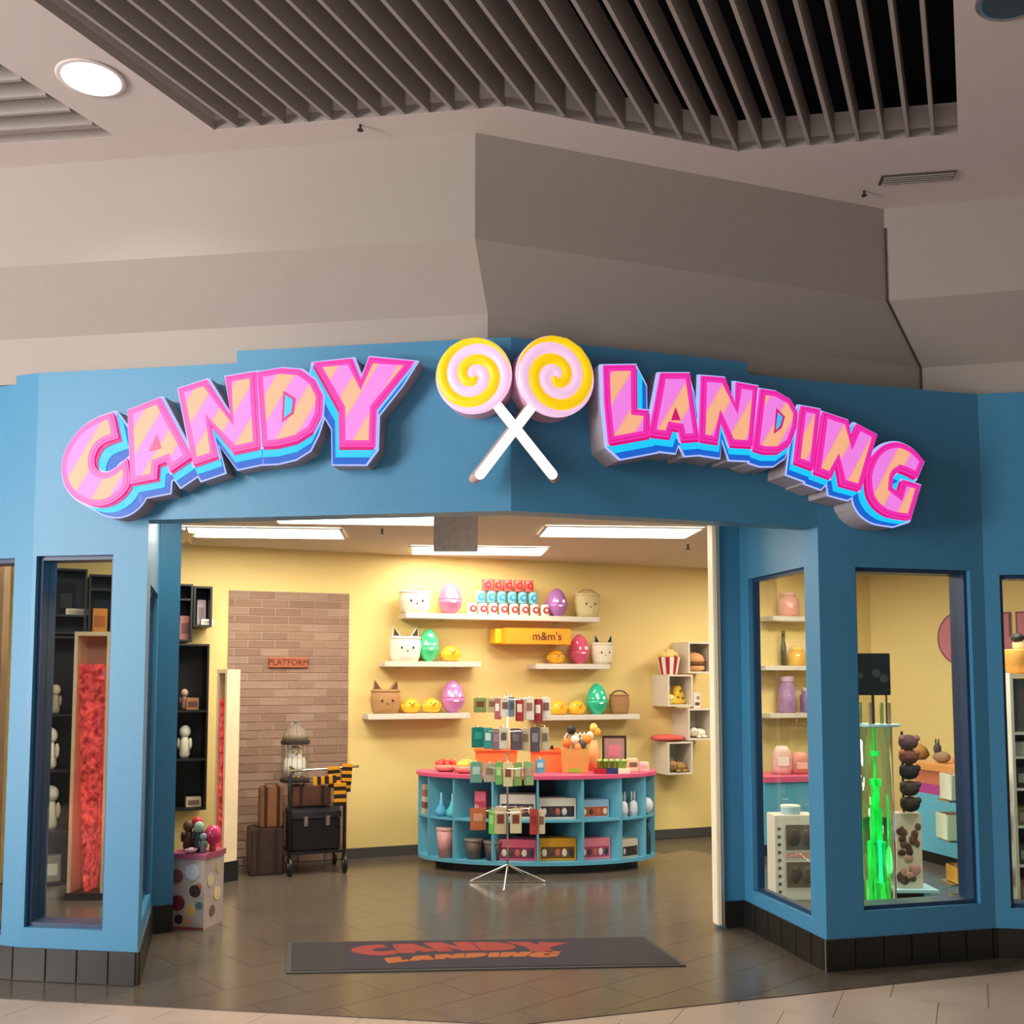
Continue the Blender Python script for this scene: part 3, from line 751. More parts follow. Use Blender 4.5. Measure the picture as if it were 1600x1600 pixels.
def bag(u, key, wpx, hpx, body, ear, label, off=.13, ears=True, face=True, handle=False):
    W, H = wpx*PX, hpx*PX; t = thing('gift_basket' if handle else 'eared_bag', label, 'basket' if handle else 'bag', onshelf(key, u, off), BWL.yaw)
    bm_ = M(body, .8, bump=.4, scale=40); hb = H*(.72 if ears else .85)
    G().lathe((0, 0, 0), [(W*.40, .002), (W*.46, hb*.2), (W*.50, hb*.6), (W*.47, hb*.93), (W*.44, hb)], 20, 1, .62).build('body', bm_, t, smooth=True)
    G().lathe((0, 0, hb*.9), [(W*.485, 0), (W*.5, hb*.04), (W*.485, hb*.1)], 20, 1, .62).build('rim', bm_, t, smooth=True)
    if ears:
        for s in (-1, 1):
            e = G().plate([(s*W*.42, hb*.95), (s*W*.12, hb*.98), (s*W*.36, H)], -.02, .015).build('ear', bm_, t)
            G().plate([(s*W*.38, hb*1.04), (s*W*.2, hb*1.05), (s*W*.36, H*.98)], -.025, -.019).build('inner_ear', M(ear, .8), e)
    if handle:
        G().tube([(W*.4*math.cos(a), 0, hb*.9+(H-hb*.9)*math.sin(a)) for a in [math.pi*i/10 for i in range(11)]], .008, 6).build('handle', M(ear, .7), t, smooth=True)
    if face:
        for s in (-1, 1): G().ball((s*W*.18, -W*.305, hb*.55), (W*.03, .006, W*.045), 8, 5).build('eye', BLACK, t)
        G().ball((0, -W*.312, hb*.42), (W*.035, .006, W*.02), 8, 5).build('nose', M('5A4030', .6), t)
bag(647, 'top', 50, 40, 'F2E6CC', 'D9CDB0', 'cream round basket with a handle at the left end of the top shelf', off=.15, ears=False, handle=True)
bag(918, 'top', 44, 46, 'D8C592', 'C4B07E', 'pale beige basket with a handle at the right end of the top shelf', ears=False, handle=True)
bag(633, 'ml', 50, 52, 'F3E9D6', '4A4038', 'white bag with dark ears and a face on the middle left shelf', off=.15)
bag(941, 'mr', 40, 48, 'E8DCC0', '2C2620', 'white bag with black ears on the middle right shelf')
bag(603, 'll', 46, 50, 'B88A58', '6A4A38', 'brown eared paper bag at the left end of the lower left shelf', off=.15)
bag(967, 'lr', 36, 38, 'A87C50', '6A5240', 'brown basket with a handle at the right end of the lower right shelf', ears=False, handle=True, face=False)
# tins in three rows
def tin(label, u, row, mcol, dark, group, k, n):
    zb = SH['top'][0]+row*.118; s = BWL.hit(u, 1000, .15)[0]
    t = thing('candy_tin', label, 'tin', BWL.at(s, .15, zb+.0005), BWL.yaw, group)
    return t
rowsdef = [('white', 'E9DCCB', 'B0343C', [738.5, 755, 771.5, 788, 804.5, 821, 837.5, 848], 'bottom'), ('blue', '7FC4D4', '2E8FB0', [750, 766.4, 782.8, 799.2, 815.6, 832], 'middle'), ('red', 'E86A62', 'B01E28', [760, 776.5, 793, 809.5, 826], 'top')]
rowsdef[0] = ('white', 'E9DCCB', 'B0343C', [737+16.3*i for i in range(8)], 'bottom')
for r, (cn, c1, c2, us, rn) in enumerate(rowsdef):
    proto = None; zb = SH['top'][0]+r*.113; W = .092; H = .112
    for i, u in enumerate(us):
        s = BWL.hit(u, 1000, .15)[0]; loc = BWL.at(s, .15, zb+.0005)
        lb = '%s %s tin in the %s row of the top shelf stack' % (ORD[i], cn, rn)
        if proto is None:
            t = proto = thing('candy_tin', lb, 'tin', loc, BWL.yaw, '%s tins stacked on the top shelf' % cn)
            G().lathe((0, 0, 0), [(W*.44, 0), (W*.48, .006), (W*.48, H-.012), (W*.44, H-.002)], 14).build('can', M(c1, .4), t, smooth=True)
            G().lathe((0, 0, H-.010), [(W*.49, 0), (W*.49, .008), (W*.3, .009)], 14).build('lid', M(c1, .3), t)
            G().cyl((0, -W*.46, H*.48), W*.36, .012, 14, axis='y').build('round_mark', M(c2, .4), t)
            G().cyl((0, -W*.475, H*.50), W*.16, .012, 10, axis='y').build('mark_centre', M('F2DCD0' if r == 0 else c1, .4), t)
        else: dup(proto, lb, loc)
# orange lettered box on the wall (the figure that carries it in the photo is left out)
s0, z0 = BWL.hit(780, 1006, .30); s1, _ = BWL.hit(892, 1006, .30); _, z1 = BWL.hit(800, 981, .30)
t = thing('orange_box', 'bright orange box with dark lettering fixed to the wall under the tins', 'box', BWL.at((s0+s1)/2, 0, (z0+z1)/2), BWL.yaw)
ob = mat('orange_box', (.95, .34, .01), .4); hw = (s1-s0)/2; hh = (z1-z0)/2
G().b2(-hw*.82, hw, -.30, -.012, -hh, hh).build('carton', ob, t, bevel=.004)
G().b2(-hw, -hw*.82, -.20, -.02, -hh*.9, hh*.95).build('end_flap', mat('orange_box_end', (.98, .50, .02), .4), t, bevel=.004)
text_mesh("m&m's", .11, 'lettering', mat('box_text', (.10, .03, .02), .5), t, (hw*.32, -.304, 0), depth=.002)

# ================================================================== cube shelves, right
def cubew(u0, u1, v0, v1, label, D=.32):
    s0, zb = BWL.hit(u0, v1, D); s1, _ = BWL.hit(u1, v1, D); _, zt = BWL.hit((u0+u1)/2, v0, D)
    W, H = s1-s0, zt-zb; t = thing('cube_shelf', label, 'shelf', BWL.at(s0, 0, zb), BWL.yaw); k = .018
    G().b2(0, k, -D, 0, 0, H).build('side_panel', WHITE, t); G().b2(W-k, W, -D, 0, 0, H).build('side_panel', WHITE, t)
    G().b2(k, W-k, -D, 0, 0, k).build('bottom_panel', WHITE, t); G().b2(k, W-k, -D, 0, H-k, H).build('top_panel', WHITE, t)
    G().b2(k, W-k, -.012, -.001, k, H-k).build('back_panel', WHITE, t)
    return BWL.at((s0+s1)/2, .17, zb+k), BWL.at((s0+s1)/2, .17, zt), W, H
c1 = cubew(1076, 1115, 1003, 1052, 'uppermost white cube shelf, holding the burger cushion')
c2 = cubew(1044, 1083, 1054, 1104, 'second white cube shelf from the top, holding the cheese wedge cushion')
c3 = cubew(1076, 1115, 1107, 1157, 'third white cube shelf from the top, holding the white sleeping plush')
c4 = cubew(1044, 1083, 1159, 1211, 'lowest white cube shelf, holding the brown plush animal')
yw = BWL.yaw
def at(p, dx=0, dy=0, dz=0):
    v = Vector((p.x, p.y, 0))+Vector((BWL.t.x*dx-BWL.n.x*dy, BWL.t.y*dx-BWL.n.y*dy, 0)); return Vector((v.x, v.y, p.z+dz))
t = thing('burger_cushion', 'tan burger shaped cushion in the uppermost white cube shelf', 'cushion', at(c1[0], 0, 0, .001), yw)
bun = M('D9A066', .8)
G().lathe((0, 0, 0), [(.08, 0), (.115, .02), (.115, .05), (.1, .06)], 18).build('lower_bun', bun, t, smooth=True)
G().lathe((0, 0, .06), [(.10, 0), (.122, .008), (.122, .02), (.1, .026)], 18).build('patty', M('6A4028', .8), t, smooth=True)
G().lathe((0, 0, .086), [(.10, 0), (.118, .02), (.10, .07), (.05, .10), (.003, .108)], 18).build('upper_bun', bun, t, smooth=True)
t = thing('cheese_cushion', 'yellow cheese wedge cushion in the second white cube shelf', 'cushion', at(c2[0], .04, 0, .001), yw)
ym = M('EFC23E', .8)
G().plate([(-.07, 0), (.08, 0), (.085, .05), (.02, .19), (-.04, .17)], -.05, .06).build('wedge', ym, t, bevel=.012)
for x, z in ((.02, .13), (-.01, .07), (.045, .06)): G().cyl((x, -.051, z), .014, .006, 12, axis='y').build('hole', M('8A5A20', .8), t)
t = thing('plush_chick', 'small pale yellow plush ball at the left in the second white cube shelf', 'toy', at(c2[0], -.07, -.06, .001), yw)
G().ball((0, 0, .05), (.055, .05, .05), 12, 8).build('body', M('F2DE7A', .9), t, smooth=True); G().ball((.01, -.05, .05), .006, 6, 4).build('eye', BLACK, t); G().ball((-.025, -.047, .05), .006, 6, 4).build('eye', BLACK, t)
def plush(name, label, p, col, dark, k=1.0):
    t = thing(name, label, 'toy', p, yw); m = M(col, .9, bump=.3, scale=60); d = M(dark, .8)
    G().ball((.02*k, 0, .045*k), (.095*k, .065*k, .045*k), 14, 8).build('body', m, t, smooth=True)
    h = G().ball((-.06*k, -.05*k, .06*k), (.05*k, .045*k, .042*k), 12, 8).build('head', m, t, smooth=True)
    for s in (-1, 1):
        G().ball((-.06*k+s*.035*k, -.045*k, .10*k), (.016*k, .01*k, .024*k), 8, 6).build('ear', d, h, smooth=True)
        G().ball((-.06*k+s*.016*k, -.092*k, .065*k), .006*k, 6, 4).build('eye', BLACK, h)
    for x, y in ((.08, -.05), (.04, -.07), (-.02, -.08)): G().ball((x*k, y*k, .014*k), (.024*k, .03*k, .014*k), 8, 5).build('paw', m, t, smooth=True)
    G().tube([(.11*k, .01, .04*k), (.125*k, .0, .07*k), (.115*k, 0, .09*k)], .01*k, 6).build('tail', m, t, smooth=True)
plush('plush_toy', 'white and dark plush animal lying in the third white cube shelf', at(c3[0], .02, -.03, .001), 'EFE4D2', '4A3A30')
plush('plush_toy', 'brown plush animal lying in the lowest white cube shelf', at(c4[0], .01, -.04, .001), 'A9824E', '4E3520', 1.1)
# popcorn bucket on the second cube
t = thing('popcorn_bucket', 'red and white striped popcorn bucket standing on the second cube shelf', 'bucket', at(c2[1], -.07, -.05, .001), yw)
n = 16; H = .17
for q, cc in ((0, 'B01E2A'), (1, 'F0E4D6')):
    g = G()
    for i in range(n):
        if i % 2 != q: continue
        a0, a1 = 2*math.pi*i/n, 2*math.pi*(i+1)/n
        P = lambda a, r, z: (r*math.cos(a), r*math.sin(a)*.9, z)
        g.add([P(a0, .085, 0), P(a1, .085, 0), P(a1, .12, H), P(a0, .12, H), P(a0, .075, 0), P(a1, .075, 0), P(a1, .11, H), P(a0, .11, H)], [(0, 1, 2, 3), (7, 6, 5, 4), (0, 4, 5, 1), (1, 5, 6, 2), (2, 6, 7, 3), (3, 7, 4, 0)])
    g.build('red_stripes' if q == 0 else 'white_stripes', M(cc, .6), t)
g = G(); random.seed(3)
for i in range(26):
    a = random.random()*6.28; r = .095*math.sqrt(random.random()); g.ball((r*math.cos(a), r*math.sin(a)*.9, H+.01+.06*(1-r/.1)), .026, 7, 5)
g.build('popcorn', M('F0CE7C', .8), t, smooth=True, kind='stuff')
t = thing('white_box', 'small white box with dark print right of the second cube shelf', 'box', at(c3[1], -.03, -.1, .001), yw)
G().b2(-.04, .04, -.03, .03, 0, .155).build('carton', M('E8DDCB', .6), t, bevel=.004); G().b2(-.02, .028, -.0325, -.03, .03, .06).build('print', M('5A4A40', .6), t); G().b2(.0, .028, -.0325, -.03, .09, .12).build('print', M('9A6A60', .6), t)
t = thing('round_cushion', 'flat coral red round cushion lying on the lowest cube shelf', 'cushion', at(c4[1], -.07, -.02, .001), yw)
G().lathe((0, 0, 0), [(.10, 0), (.17, .015), (.175, .035), (.15, .055), (.05, .064)], 22, 1, .85).build('pad', M('D0584C', .7), t, smooth=True)
G().ball((0, 0, .064), (.02, .02, .006), 8, 4).build('button', M('A83A34', .6), t)

# ================================================================== round counter
cc = onz(838, 1357); CX, CY = ond(838, 1300, 1).x*9.05, 9.05
A_, B_ = 1.03, .55; HC = .80
tcn = thing('display_counter', 'curved blue cubbyhole counter with a pink top below the wall shelves', 'counter', (CX, CY, 0), 0)
def el(th, ka=1, kb=1): a = math.radians(th); return (A_*ka*math.sin(a), -B_*kb*math.cos(a))
def arc(a0, a1, k, n=24): return [el(a0+(a1-a0)*i/n, k, k) for i in range(n+1)]
G().slab(arc(-88, 88, 1.02)+[(A_*1.02, .12), (-A_*1.02, .12)], HC-.03, HC).build('counter_top', PINKTOP, tcn)
G().slab(arc(-88, 88, 1.0)+[(A_, .1), (-A_, .1)], .07, .10).build('bottom_board', CTR, tcn)
G().slab(arc(-88, 88, .995)+[(A_, .1), (-A_, .1)], .42, .438).build('middle_shelf', CTR, tcn)
G().slab(arc(-80, 80, .86)+[(A_*.84, .05), (-A_*.84, .05)], 0, .07).build('toe_kick', BLACK, tcn)
angs = [-86, -64, -43, -21.3, 0, 21.3, 43, 64, 86]
for a in angs:
    p = Vector(el(a)); q_ = Vector(el(a, .45, .25)); d = (q_-p); L_ = d.length
    G().box(((p.x+q_.x)/2, (p.y+q_.y)/2, (.10+HC-.03)/2), (L_, .018, HC-.13), math.atan2(d.y, d.x)).build('divider', CTR, tcn)
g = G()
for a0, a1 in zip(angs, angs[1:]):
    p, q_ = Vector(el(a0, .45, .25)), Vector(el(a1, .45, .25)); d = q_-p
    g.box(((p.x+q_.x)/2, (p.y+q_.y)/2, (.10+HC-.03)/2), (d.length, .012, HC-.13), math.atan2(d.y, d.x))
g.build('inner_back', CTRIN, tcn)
def cell(i, row, k=None):
    k = k or (.86 if 2 <= i <= 5 else .93)
    a = (angs[i]+angs[i+1])/2; x, y = el(a, k, k-.04); return Vector((CX+x, CY+y, (.101 if row == 0 else .439))), math.atan2(-el(a+1)[1]*0+el(a+1)[1]-el(a-1)[1], el(a+1)[0]-el(a-1)[0])
def boxgoods(i, row, w_, d, h, c1, c2, label, dots=4, name='gift_box'):
    p, r = cell(i, row); t = thing(name, label, 'box', p, r)
    G().b2(-w_/2, w_/2, -.02, d-.02, 0, h).build('carton', M(c1, .5), t, bevel=.003)
    G().b2(-w_/2*.9, w_/2*.9, -.0215, -.0195, h*.1, h*.62).build('window_print', M(c2, .4), t)
    for k in range(dots):
        x = -w_*.36+w_*.72*k/max(1, dots-1); G().ball((x, -.023, h*.36), (w_*.07, .006, h*.18), 8, 5).build('sweet', M(['E8D8C8', '5A3A38', 'C86A50', 'E8D8C8', '3A3038'][k % 5], .4), t)
boxgoods(3, 1, .30, .16, .20, 'F0E2D4', '4A3A40', 'white gift box with dark print in the upper cubby left of the middle divider')
boxgoods(4, 1, .31, .16, .17, 'F0E6D8', '3E3A42', 'white gift box with dark print in the upper cubby right of the middle divider', 5)
boxgoods(5, 1, .26, .16, .15, '9CC4E0', 'B85A3C', 'pale blue gift box with orange print in the upper cubby third from the right', 4)
boxgoods(3, 0, .31, .16, .17, 'E8607C', '8A2848', 'pink gift box in the lower cubby left of the middle divider', 5)
boxgoods(4, 0, .31, .16, .18, 'E0A020', '7A4A18', 'golden yellow gift box in the lower cubby right of the middle divider', 5)
boxgoods(5, 0, .28, .16, .17, 'F08A9C', 'B04A68', 'light pink gift box in the lower cubby third from the right', 5)
boxgoods(6, 0, .18, .14, .15, 'D8C8B4', '3A3230', 'beige and black box in the lower cubby second from the right', 2)
boxgoods(2, 1, .10, .10, .22, 'E86A84', 'C04060', 'tall pink carton in the upper cubby behind the wire rack', 1)
def vase(i, row, dx, c, label, name='candy_bottle'):
    p, r = cell(i, row); t = thing(name, label, 'bottle', p+Vector((math.cos(r)*dx, math.sin(r)*dx, 0)), r)
    G().lathe((0, 0, 0), [(.04, 0), (.055, .02), (.055, .05), (.02, .10), (.012, .14)], 12).build('flask', M(c, .2), t, smooth=True); G().cyl((0, 0, .16), .008, .07, 8).build('straw', M('BFE0EA', .3), t)
vase(1, 1, -.05, '5FB0D8', 'left pale blue flask in the upper cubby second from the left')
vase(1, 1, .07, '58C8D0', 'right turquoise flask in the upper cubby second from the left')
def bucket(i, row, c1, c2, label, h=.20, r0=.06, r1=.08, dx=0):
    p, r = cell(i, row); t = thing('candy_bucket', label, 'bucket', p+Vector((math.cos(r)*dx, math.sin(r)*dx, 0)), r)
    G().lathe((0, 0, 0), [(r0, 0), (r1, h)], 14).build('cup', M(c1, .5, var=.25, scale=40), t, smooth=True); G().lathe((0, 0, h-.01), [(r1*1.05, 0), (r1*1.05, .016), (r1*.9, .016)], 14).build('rim', M(c2, .4), t)
bucket(1, 0, 'D89A98', 'E8B8B0', 'pink patterned bucket in the lower cubby second from the left', .24)
bucket(2, 0, '6A5A54', '9A8A80', 'left grey patterned bucket in the lower cubby third from the left', .16, dx=-.06)
bucket(2, 0, '5A4844', '8A7A70', 'right brown patterned bucket in the lower cubby third from the left', .15, dx=.11)
p, r = cell(6, 1); t = thing('bunny_pair', 'pair of white bunny eared bottles in the upper cubby second from the right', 'bottle', p, r)
for s in (-1, 1):
    b_ = G().lathe((s*.055, 0, 0), [(.035, 0), (.042, .05), (.035, .11), (.015, .13)], 12).build('bottle', M('D8DCE0', .4), t, smooth=True)
    for e in (-1, 1): G().ball((s*.055+e*.016, 0, .165), (.010, .008, .045), 8, 6).build('ear', M('D8DCE0', .4), b_, smooth=True)
p, r = cell(7, 1, .955); t = thing('round_plush', 'round white and navy plush in the rightmost upper cubby', 'toy', p, r)
G().ball((0, 0, .07), (.07, .05, .07), 12, 8).build('body', M('E4E6EA', .8), t, smooth=True); G().ball((.02, .03, .075), (.07, .04, .07), 12, 8).build('back', M('20283C', .8), t, smooth=True)
p, r = cell(7, 0, .955); t = thing('tall_bottle', 'tall slim dark grey bottle in the rightmost lower cubby', 'bottle', p, r)
G().lathe((0, 0, 0), [(.03, 0), (.032, .18), (.012, .23), (.012, .27)], 12).build('glass', M('3A4450', .2), t, smooth=True); G().cyl((0, 0, .275), .015, .02, 10).build('cap', BLACK, t)
p, r = cell(0, 1, .955); t = thing('snack_stack', 'stack of brown and cream cartons in the leftmost upper cubby', 'box', p, r)
for k in range(5): G().b2(-.035, .035, -.03, .03, .05*k+.001*k, .05*k+.049).build('carton', M(['D8C0A0', '8A5A40', 'D8C8B0', 'A87858', 'C8A888'][k], .6), t, bevel=.003)
# on the counter top
def ctop(u, y=8.95, dz=.001): q = ond(u, 1205, y); return Vector((q.x, y, HC+dz))
ORG = mat('orange_plastic', (.90, .20, .05), .35, var=.03)
p = ctop(775, 8.98); t = thing('orange_bin', 'long orange plastic bin behind the wire rack on the counter', 'bin', p, .03)
def openbin(t, W, D, H, m, th=.012, nm='bin'):
    g = G().b2(-W/2, W/2, -D/2, D/2, 0, th).b2(-W/2, W/2, -D/2, -D/2+th, th, H).b2(-W/2, W/2, D/2-th, D/2, th, H).b2(-W/2, -W/2+th, -D/2+th, D/2-th, th, H).b2(W/2-th, W/2, -D/2+th, D/2-th, th, H)
    g.build('tub', m, t)
    G().b2(-W/2-.015, W/2+.015, -D/2-.015, -D/2, H-.02, H).b2(-W/2-.015, W/2+.015, D/2, D/2+.015, H-.02, H).b2(-W/2-.015, -W/2, -D/2, D/2, H-.02, H).b2(W/2, W/2+.015, -D/2, D/2, H-.02, H).build('rim', m, t)
openbin(t, .36, .26, .20, ORG)
g = G(); random.seed(5)
for i in range(40): g.ball((random.uniform(-.15, .15), random.uniform(-.1, .1), .16+random.random()*.03), .028, 7, 5)
g.build('wrapped_sweets', M('E8702C', .4, var=.4, scale=60), t, kind='stuff', smooth=True)
p = ctop(856, 8.98); t = thing('orange_bin', 'orange plastic bin beside the paper gift bag on the counter', 'bin', p, .0); openbin(t, .30, .26, .19, ORG)
plush('plush_toy', 'dark red plush poking out of the right orange bin', p+Vector((.04, -.01, .10)), '6A1E26', '2A1214', 1.0)
# glass dome bowls of sweets at left
def bowl(u, y, c, label, R=.10):
    p = ctop(u, y); t = thing('sweet_bowl', label, 'bowl', p, 0)
    G().lathe((0, 0, 0), [(R*.5, 0), (R*.85, .02), (R, .06), (R*.97, .06), (R*.8, .025)], 18).build('dish', M('E0A090', .25), t, smooth=True)
    g = G()
    for i in range(24):
        a = random.random()*6.28; r = R*.8*math.sqrt(random.random()); g.ball((r*math.cos(a), r*math.sin(a), .05+.05*(1-r/R)), .024, 7, 5)
    g.build('sweets', M(c, .4, var=.2, scale=30), t, smooth=True, kind='stuff')
bowl(697, 8.93, 'E0483C', 'bowl of red sweets at the left end of the counter top', .11)
bowl(728, 8.78, 'F0B840', 'bowl of yellow sweets next to the bowl of red sweets', .11)
# paper gift bag full of sweets
p = ctop(898, 8.82); t = thing('paper_gift_bag', 'kraft paper gift bag stuffed with toys and candy canes on the counter', 'bag', p, .05)
G().box((0, 0, .10), (.22, .12, .20), tx=1.06).build('bag', M('D09450', .8, var=.1), t)
G().b2(-.06, .05, -.064, -.0605, .005, .035).build('green_band', M('8FB82A', .6), t)
g = G()
for i in range(6): x = -.09+.036*i; g.tube([(x, 0, .16), (x+.01, 0, .30), (x+.03, 0, .33), (x+.05, 0, .30)], .011, 6)
g.build('candy_cane', M('F0E0C8', .4), t, smooth=True)
for x, z, c in ((-.07, .25, 'E87830'), (0, .28, 'F0E6D0'), (.06, .24, '4A4A4A'), (.1, .28, 'E88A30'), (-.03, .36, '2A2420'), (.03, .22, 'E8A050')): G().ball((x, -.03, z), (.04, .035, .04), 10, 6).build('toy', M(c, .7), t, smooth=True)
p = ctop(928, 9.0); t = thing('giraffe_candy_bag', 'tall yellow and white stuffed gift cone behind the green cups', 'gift', p, 0)
G().lathe((0, 0, 0), [(.05, 0), (.055, .12), (.03, .26)], 12).build('cone', M('E8A060', .5), t, smooth=True)
for x, z, c in ((-.03, .30, 'F0E0C0'), (.03, .33, 'E0A838'), (0, .37, 'E8C860')): G().ball((x, 0, z), (.035, .03, .04), 10, 6).build('topping', M(c, .6), t, smooth=True)
gc0 = None
for i in range(5):
    p = ctop(937+9.5*i, 8.72, .045); lb = '%s of the five lime green cups near the right end of the counter' % ORD[i]
    if gc0 is None:
        gc0 = thing('green_cup', lb, 'cup', p, 0, 'lime green cups on the counter')
        G().lathe((0, 0, 0), [(.018, 0), (.025, .06), (.027, .06)], 12).build('cup', M('8CC832', .35), gc0, smooth=True); G().cyl((0, 0, .068), .020, .014, 10).build('lid', M('C8E890', .3), gc0)
    else: dup(gc0, lb, p)
p = ctop(956, 8.72); t = thing('cup_tray', 'low tray in red, blue and cream under the lime green cups', 'tray', p, 0)
for k, c in enumerate(('A01822', '203068', 'E8D8C0')): G().b2(-.15+.10*k, -.05+.10*k, -.045, .045, 0, .042).build('section', M(c, .5), t, bevel=.003)
p = ctop(960, 9.02); t = thing('picture_frame', 'black framed picture with pink print standing at the right of the counter', 'picture frame', p, .05)
for x0, x1, z0, z1 in ((-.105, -.09, 0, .30), (.09, .105, 0, .30), (-.09, .09, 0, .015), (-.09, .09, .285, .30)): G().b2(x0, x1, -.01, .01, z0, z1).build('frame_bar', M('2A1C18', .5), t)
G().b2(-.09, .09, -.002, .006, .015, .285).build('picture', M('A8847C', .5), t); G().b2(-.05, .05, -.005, -.002, .12, .22).build('pink_print', M('D0788C', .5), t)
t = thing('small_carton', 'small cream and brown carton beside the lime green cups', 'box', ctop(988, 8.92), .1); G().b2(-.045, .045, -.04, .04, 0, .11).build('carton', M('E8CFA8', .6), t, bevel=.003); G().b2(-.035, .035, -.042, -.04, .04, .08).build('print', M('7A6048', .6), t)
t = thing('small_carton', 'pale pink carton at the far right end of the counter top', 'box', ctop(1005, 8.97), .1); G().b2(-.045, .045, -.04, .04, 0, .075).build('carton', M('F0D0C4', .6), t, bevel=.003); G().b2(-.03, .03, -.042, -.04, .02, .05).build('print', M('E0B0A8', .6), t)

# ================================================================== wire spinner rack
base = onz(793, 1380); DR = base.y
t = thing('wire_spinner_rack', 'slim wire spinner rack on tripod feet in front of the blue counter', 'rack', base, 0)
hr = lambda v: EYE-(v-1060)*DR/F
G().tube([(0, 0, .09), (0, 0, hr(1083))], .008, 8).build('pole', METAL, t, smooth=True)
for a in (-90, 35, 145, 180+0, 0):
    if a in (180, 0): continue
for a in (-95, 175, 5, 60, 120):
    x, y = .30*math.cos(math.radians(a)), .30*math.sin(math.radians(a)); G().tube([(0, 0, .145), (x*.98, y*.98, .012), (x, y, .005)], .006, 6).build('leg', METAL, t)
G().tube([(-.30, .02, .008), (.30, .02, .008)], .005, 6).build('base_bar', METAL, t)
for v, R in ((1092, .20), (1140, .20), (1196, .20), (1262, .19)):
    z = hr(v); h = G().tube([(R*math.cos(i*math.pi/12), R*math.sin(i*math.pi/12), z) for i in range(25)], .003, 4); 
    for a in range(4): h.tube([(0, 0, z), (R*math.cos(a*math.pi/2+.4), R*math.sin(a*math.pi/2+.4), z)], .003, 4)
    h.build('ring', METAL, t)
packs = [  # u, v top, v bottom, width px, colour of bag, colour of card, yaw
 (750, 1090, 1113, 20, '8A9A58', '7A4A2A', .3, 'green brown'), (768, 1090, 1113, 14, 'C8B088', '8A6848', .1, 'tan'), (778, 1091, 1124, 11, 'A03038', 'E8D8C8', -.8, 'dark red'), (789, 1089, 1120, 14, 'E6D8C8', '8A5A48', .0, 'cream'), (799, 1089, 1120, 10, '70889A', '4A6070', .6, 'grey blue'), (812, 1091, 1127, 13, 'A82830', 'E8D8C8', -.3, 'crimson'), (827, 1089, 1125, 15, 'EADCCB', 'A07060', .1, 'cream'), (841, 1092, 1129, 13, '98202A', 'EADCCB', -.4, 'dark crimson'), (853, 1089, 1124, 15, 'F0E2D0', '8A6058', .2, 'white'),
 (747, 1136, 1168, 20, '1E8078', '2FA090', .3, 'teal'), (763, 1137, 1170, 14, '2E9088', 'C8E0D8', -.2, 'teal and white'), (776, 1139, 1172, 13, '7A5868', '9A7888', -.5, 'mauve'), (787, 1136, 1170, 14, 'D8CCB8', '6A5A50', .1, 'beige'), (806, 1138, 1172, 17, '5A4A54', '7A6A70', .0, 'dark plum'), (821, 1138, 1173, 13, 'C8B494', '8A7058', .2, 'tan'), (836, 1136, 1175, 15, '504850', '8A8488', -.1, 'charcoal'), (851, 1136, 1173, 13, 'D0BE9C', '7A6A5A', .3, 'beige'),
 (744, 1190, 1223, 19, '78B0A0', 'C8DCD0', .3, 'pale teal'), (765, 1192, 1222, 18, 'B8A890', '8A7868', .0, 'taupe'), (780, 1190, 1226, 12, '58A040', 'A8C880', -.6, 'green'), (794, 1191, 1229, 15, 'D8CA98', '8A4A38', .0, 'cream green'), (809, 1191, 1228, 13, '88A858', 'D8CCA0', .2, 'olive green'), (826, 1190, 1227, 16, '98B078', 'C89A88', .0, 'light green'), (844, 1186, 1208, 15, '78B0D0', 'D0E0E8', .2, 'sky blue'),
 (747, 1262, 1297, 24, 'C87040', 'E0A078', .2, 'orange'), (769, 1264, 1303, 11, '60B040', '98C870', -.7, 'bright green'), (782, 1262, 1303, 18, 'CDB88E', '7A3A2C', .1, 'tan'), (806, 1263, 1302, 18, 'D6C49C', '7A3A2C', .0, 'kraft'), (834, 1264, 1304, 13, 'B03830', '8A2A24', .0, 'red'), (846, 1266, 1303, 11, 'D8C8A8', '8A6050', .2, 'beige')]
used_l = {}
tiern = {1: 'top', 2: 'second', 3: 'third', 4: 'bottom'}
for i, (u, v0, v1, wp, c1, c2, ya, cn) in enumerate(packs):
    tr = 1 if v0 < 1130 else 2 if v0 < 1180 else 3 if v0 < 1250 else 4
    y = DR-.17+abs(u-798)*.0016+.003*(i % 3); p = ond(u, v0, y); p1 = ond(u, v1, y); H = p.z-p1.z; W = wp*y/F
    sib = [q for q in packs if (1 if q[1] < 1130 else 2 if q[1] < 1180 else 3 if q[1] < 1250 else 4) == tr]; k = sib.index(packs[i])
    lb = '%s sweet packet, %s on the %s tier of the wire rack' % (cn, (ORD+['rightmost'])[k] if k < len(sib)-1 else 'rightmost', tiern[tr])
    q_ = thing('sweet_packet', lb, 'packet', p, ya*.6, 'sweet packets on the wire rack')
    G().plate([(-W/2, -H), (W/2, -H), (W/2, -.004), (W*.2, 0), (-W*.2, 0), (-W/2, -.004)], -.008, .008).build('pouch', M(c1, .35, var=.2, scale=60), q_, bevel=.003)
    G().plate([(-W*.3, -H*.6), (W*.3, -H*.6), (W*.3, -H*.25), (-W*.3, -H*.25)], -.0105, -.008).build('printed_label', M(c2, .5), q_)
    G().tube([(0, .0, -.004), (0, .012, .012), (0, .14, .012)], .002, 4).build('hook', METAL, q_)
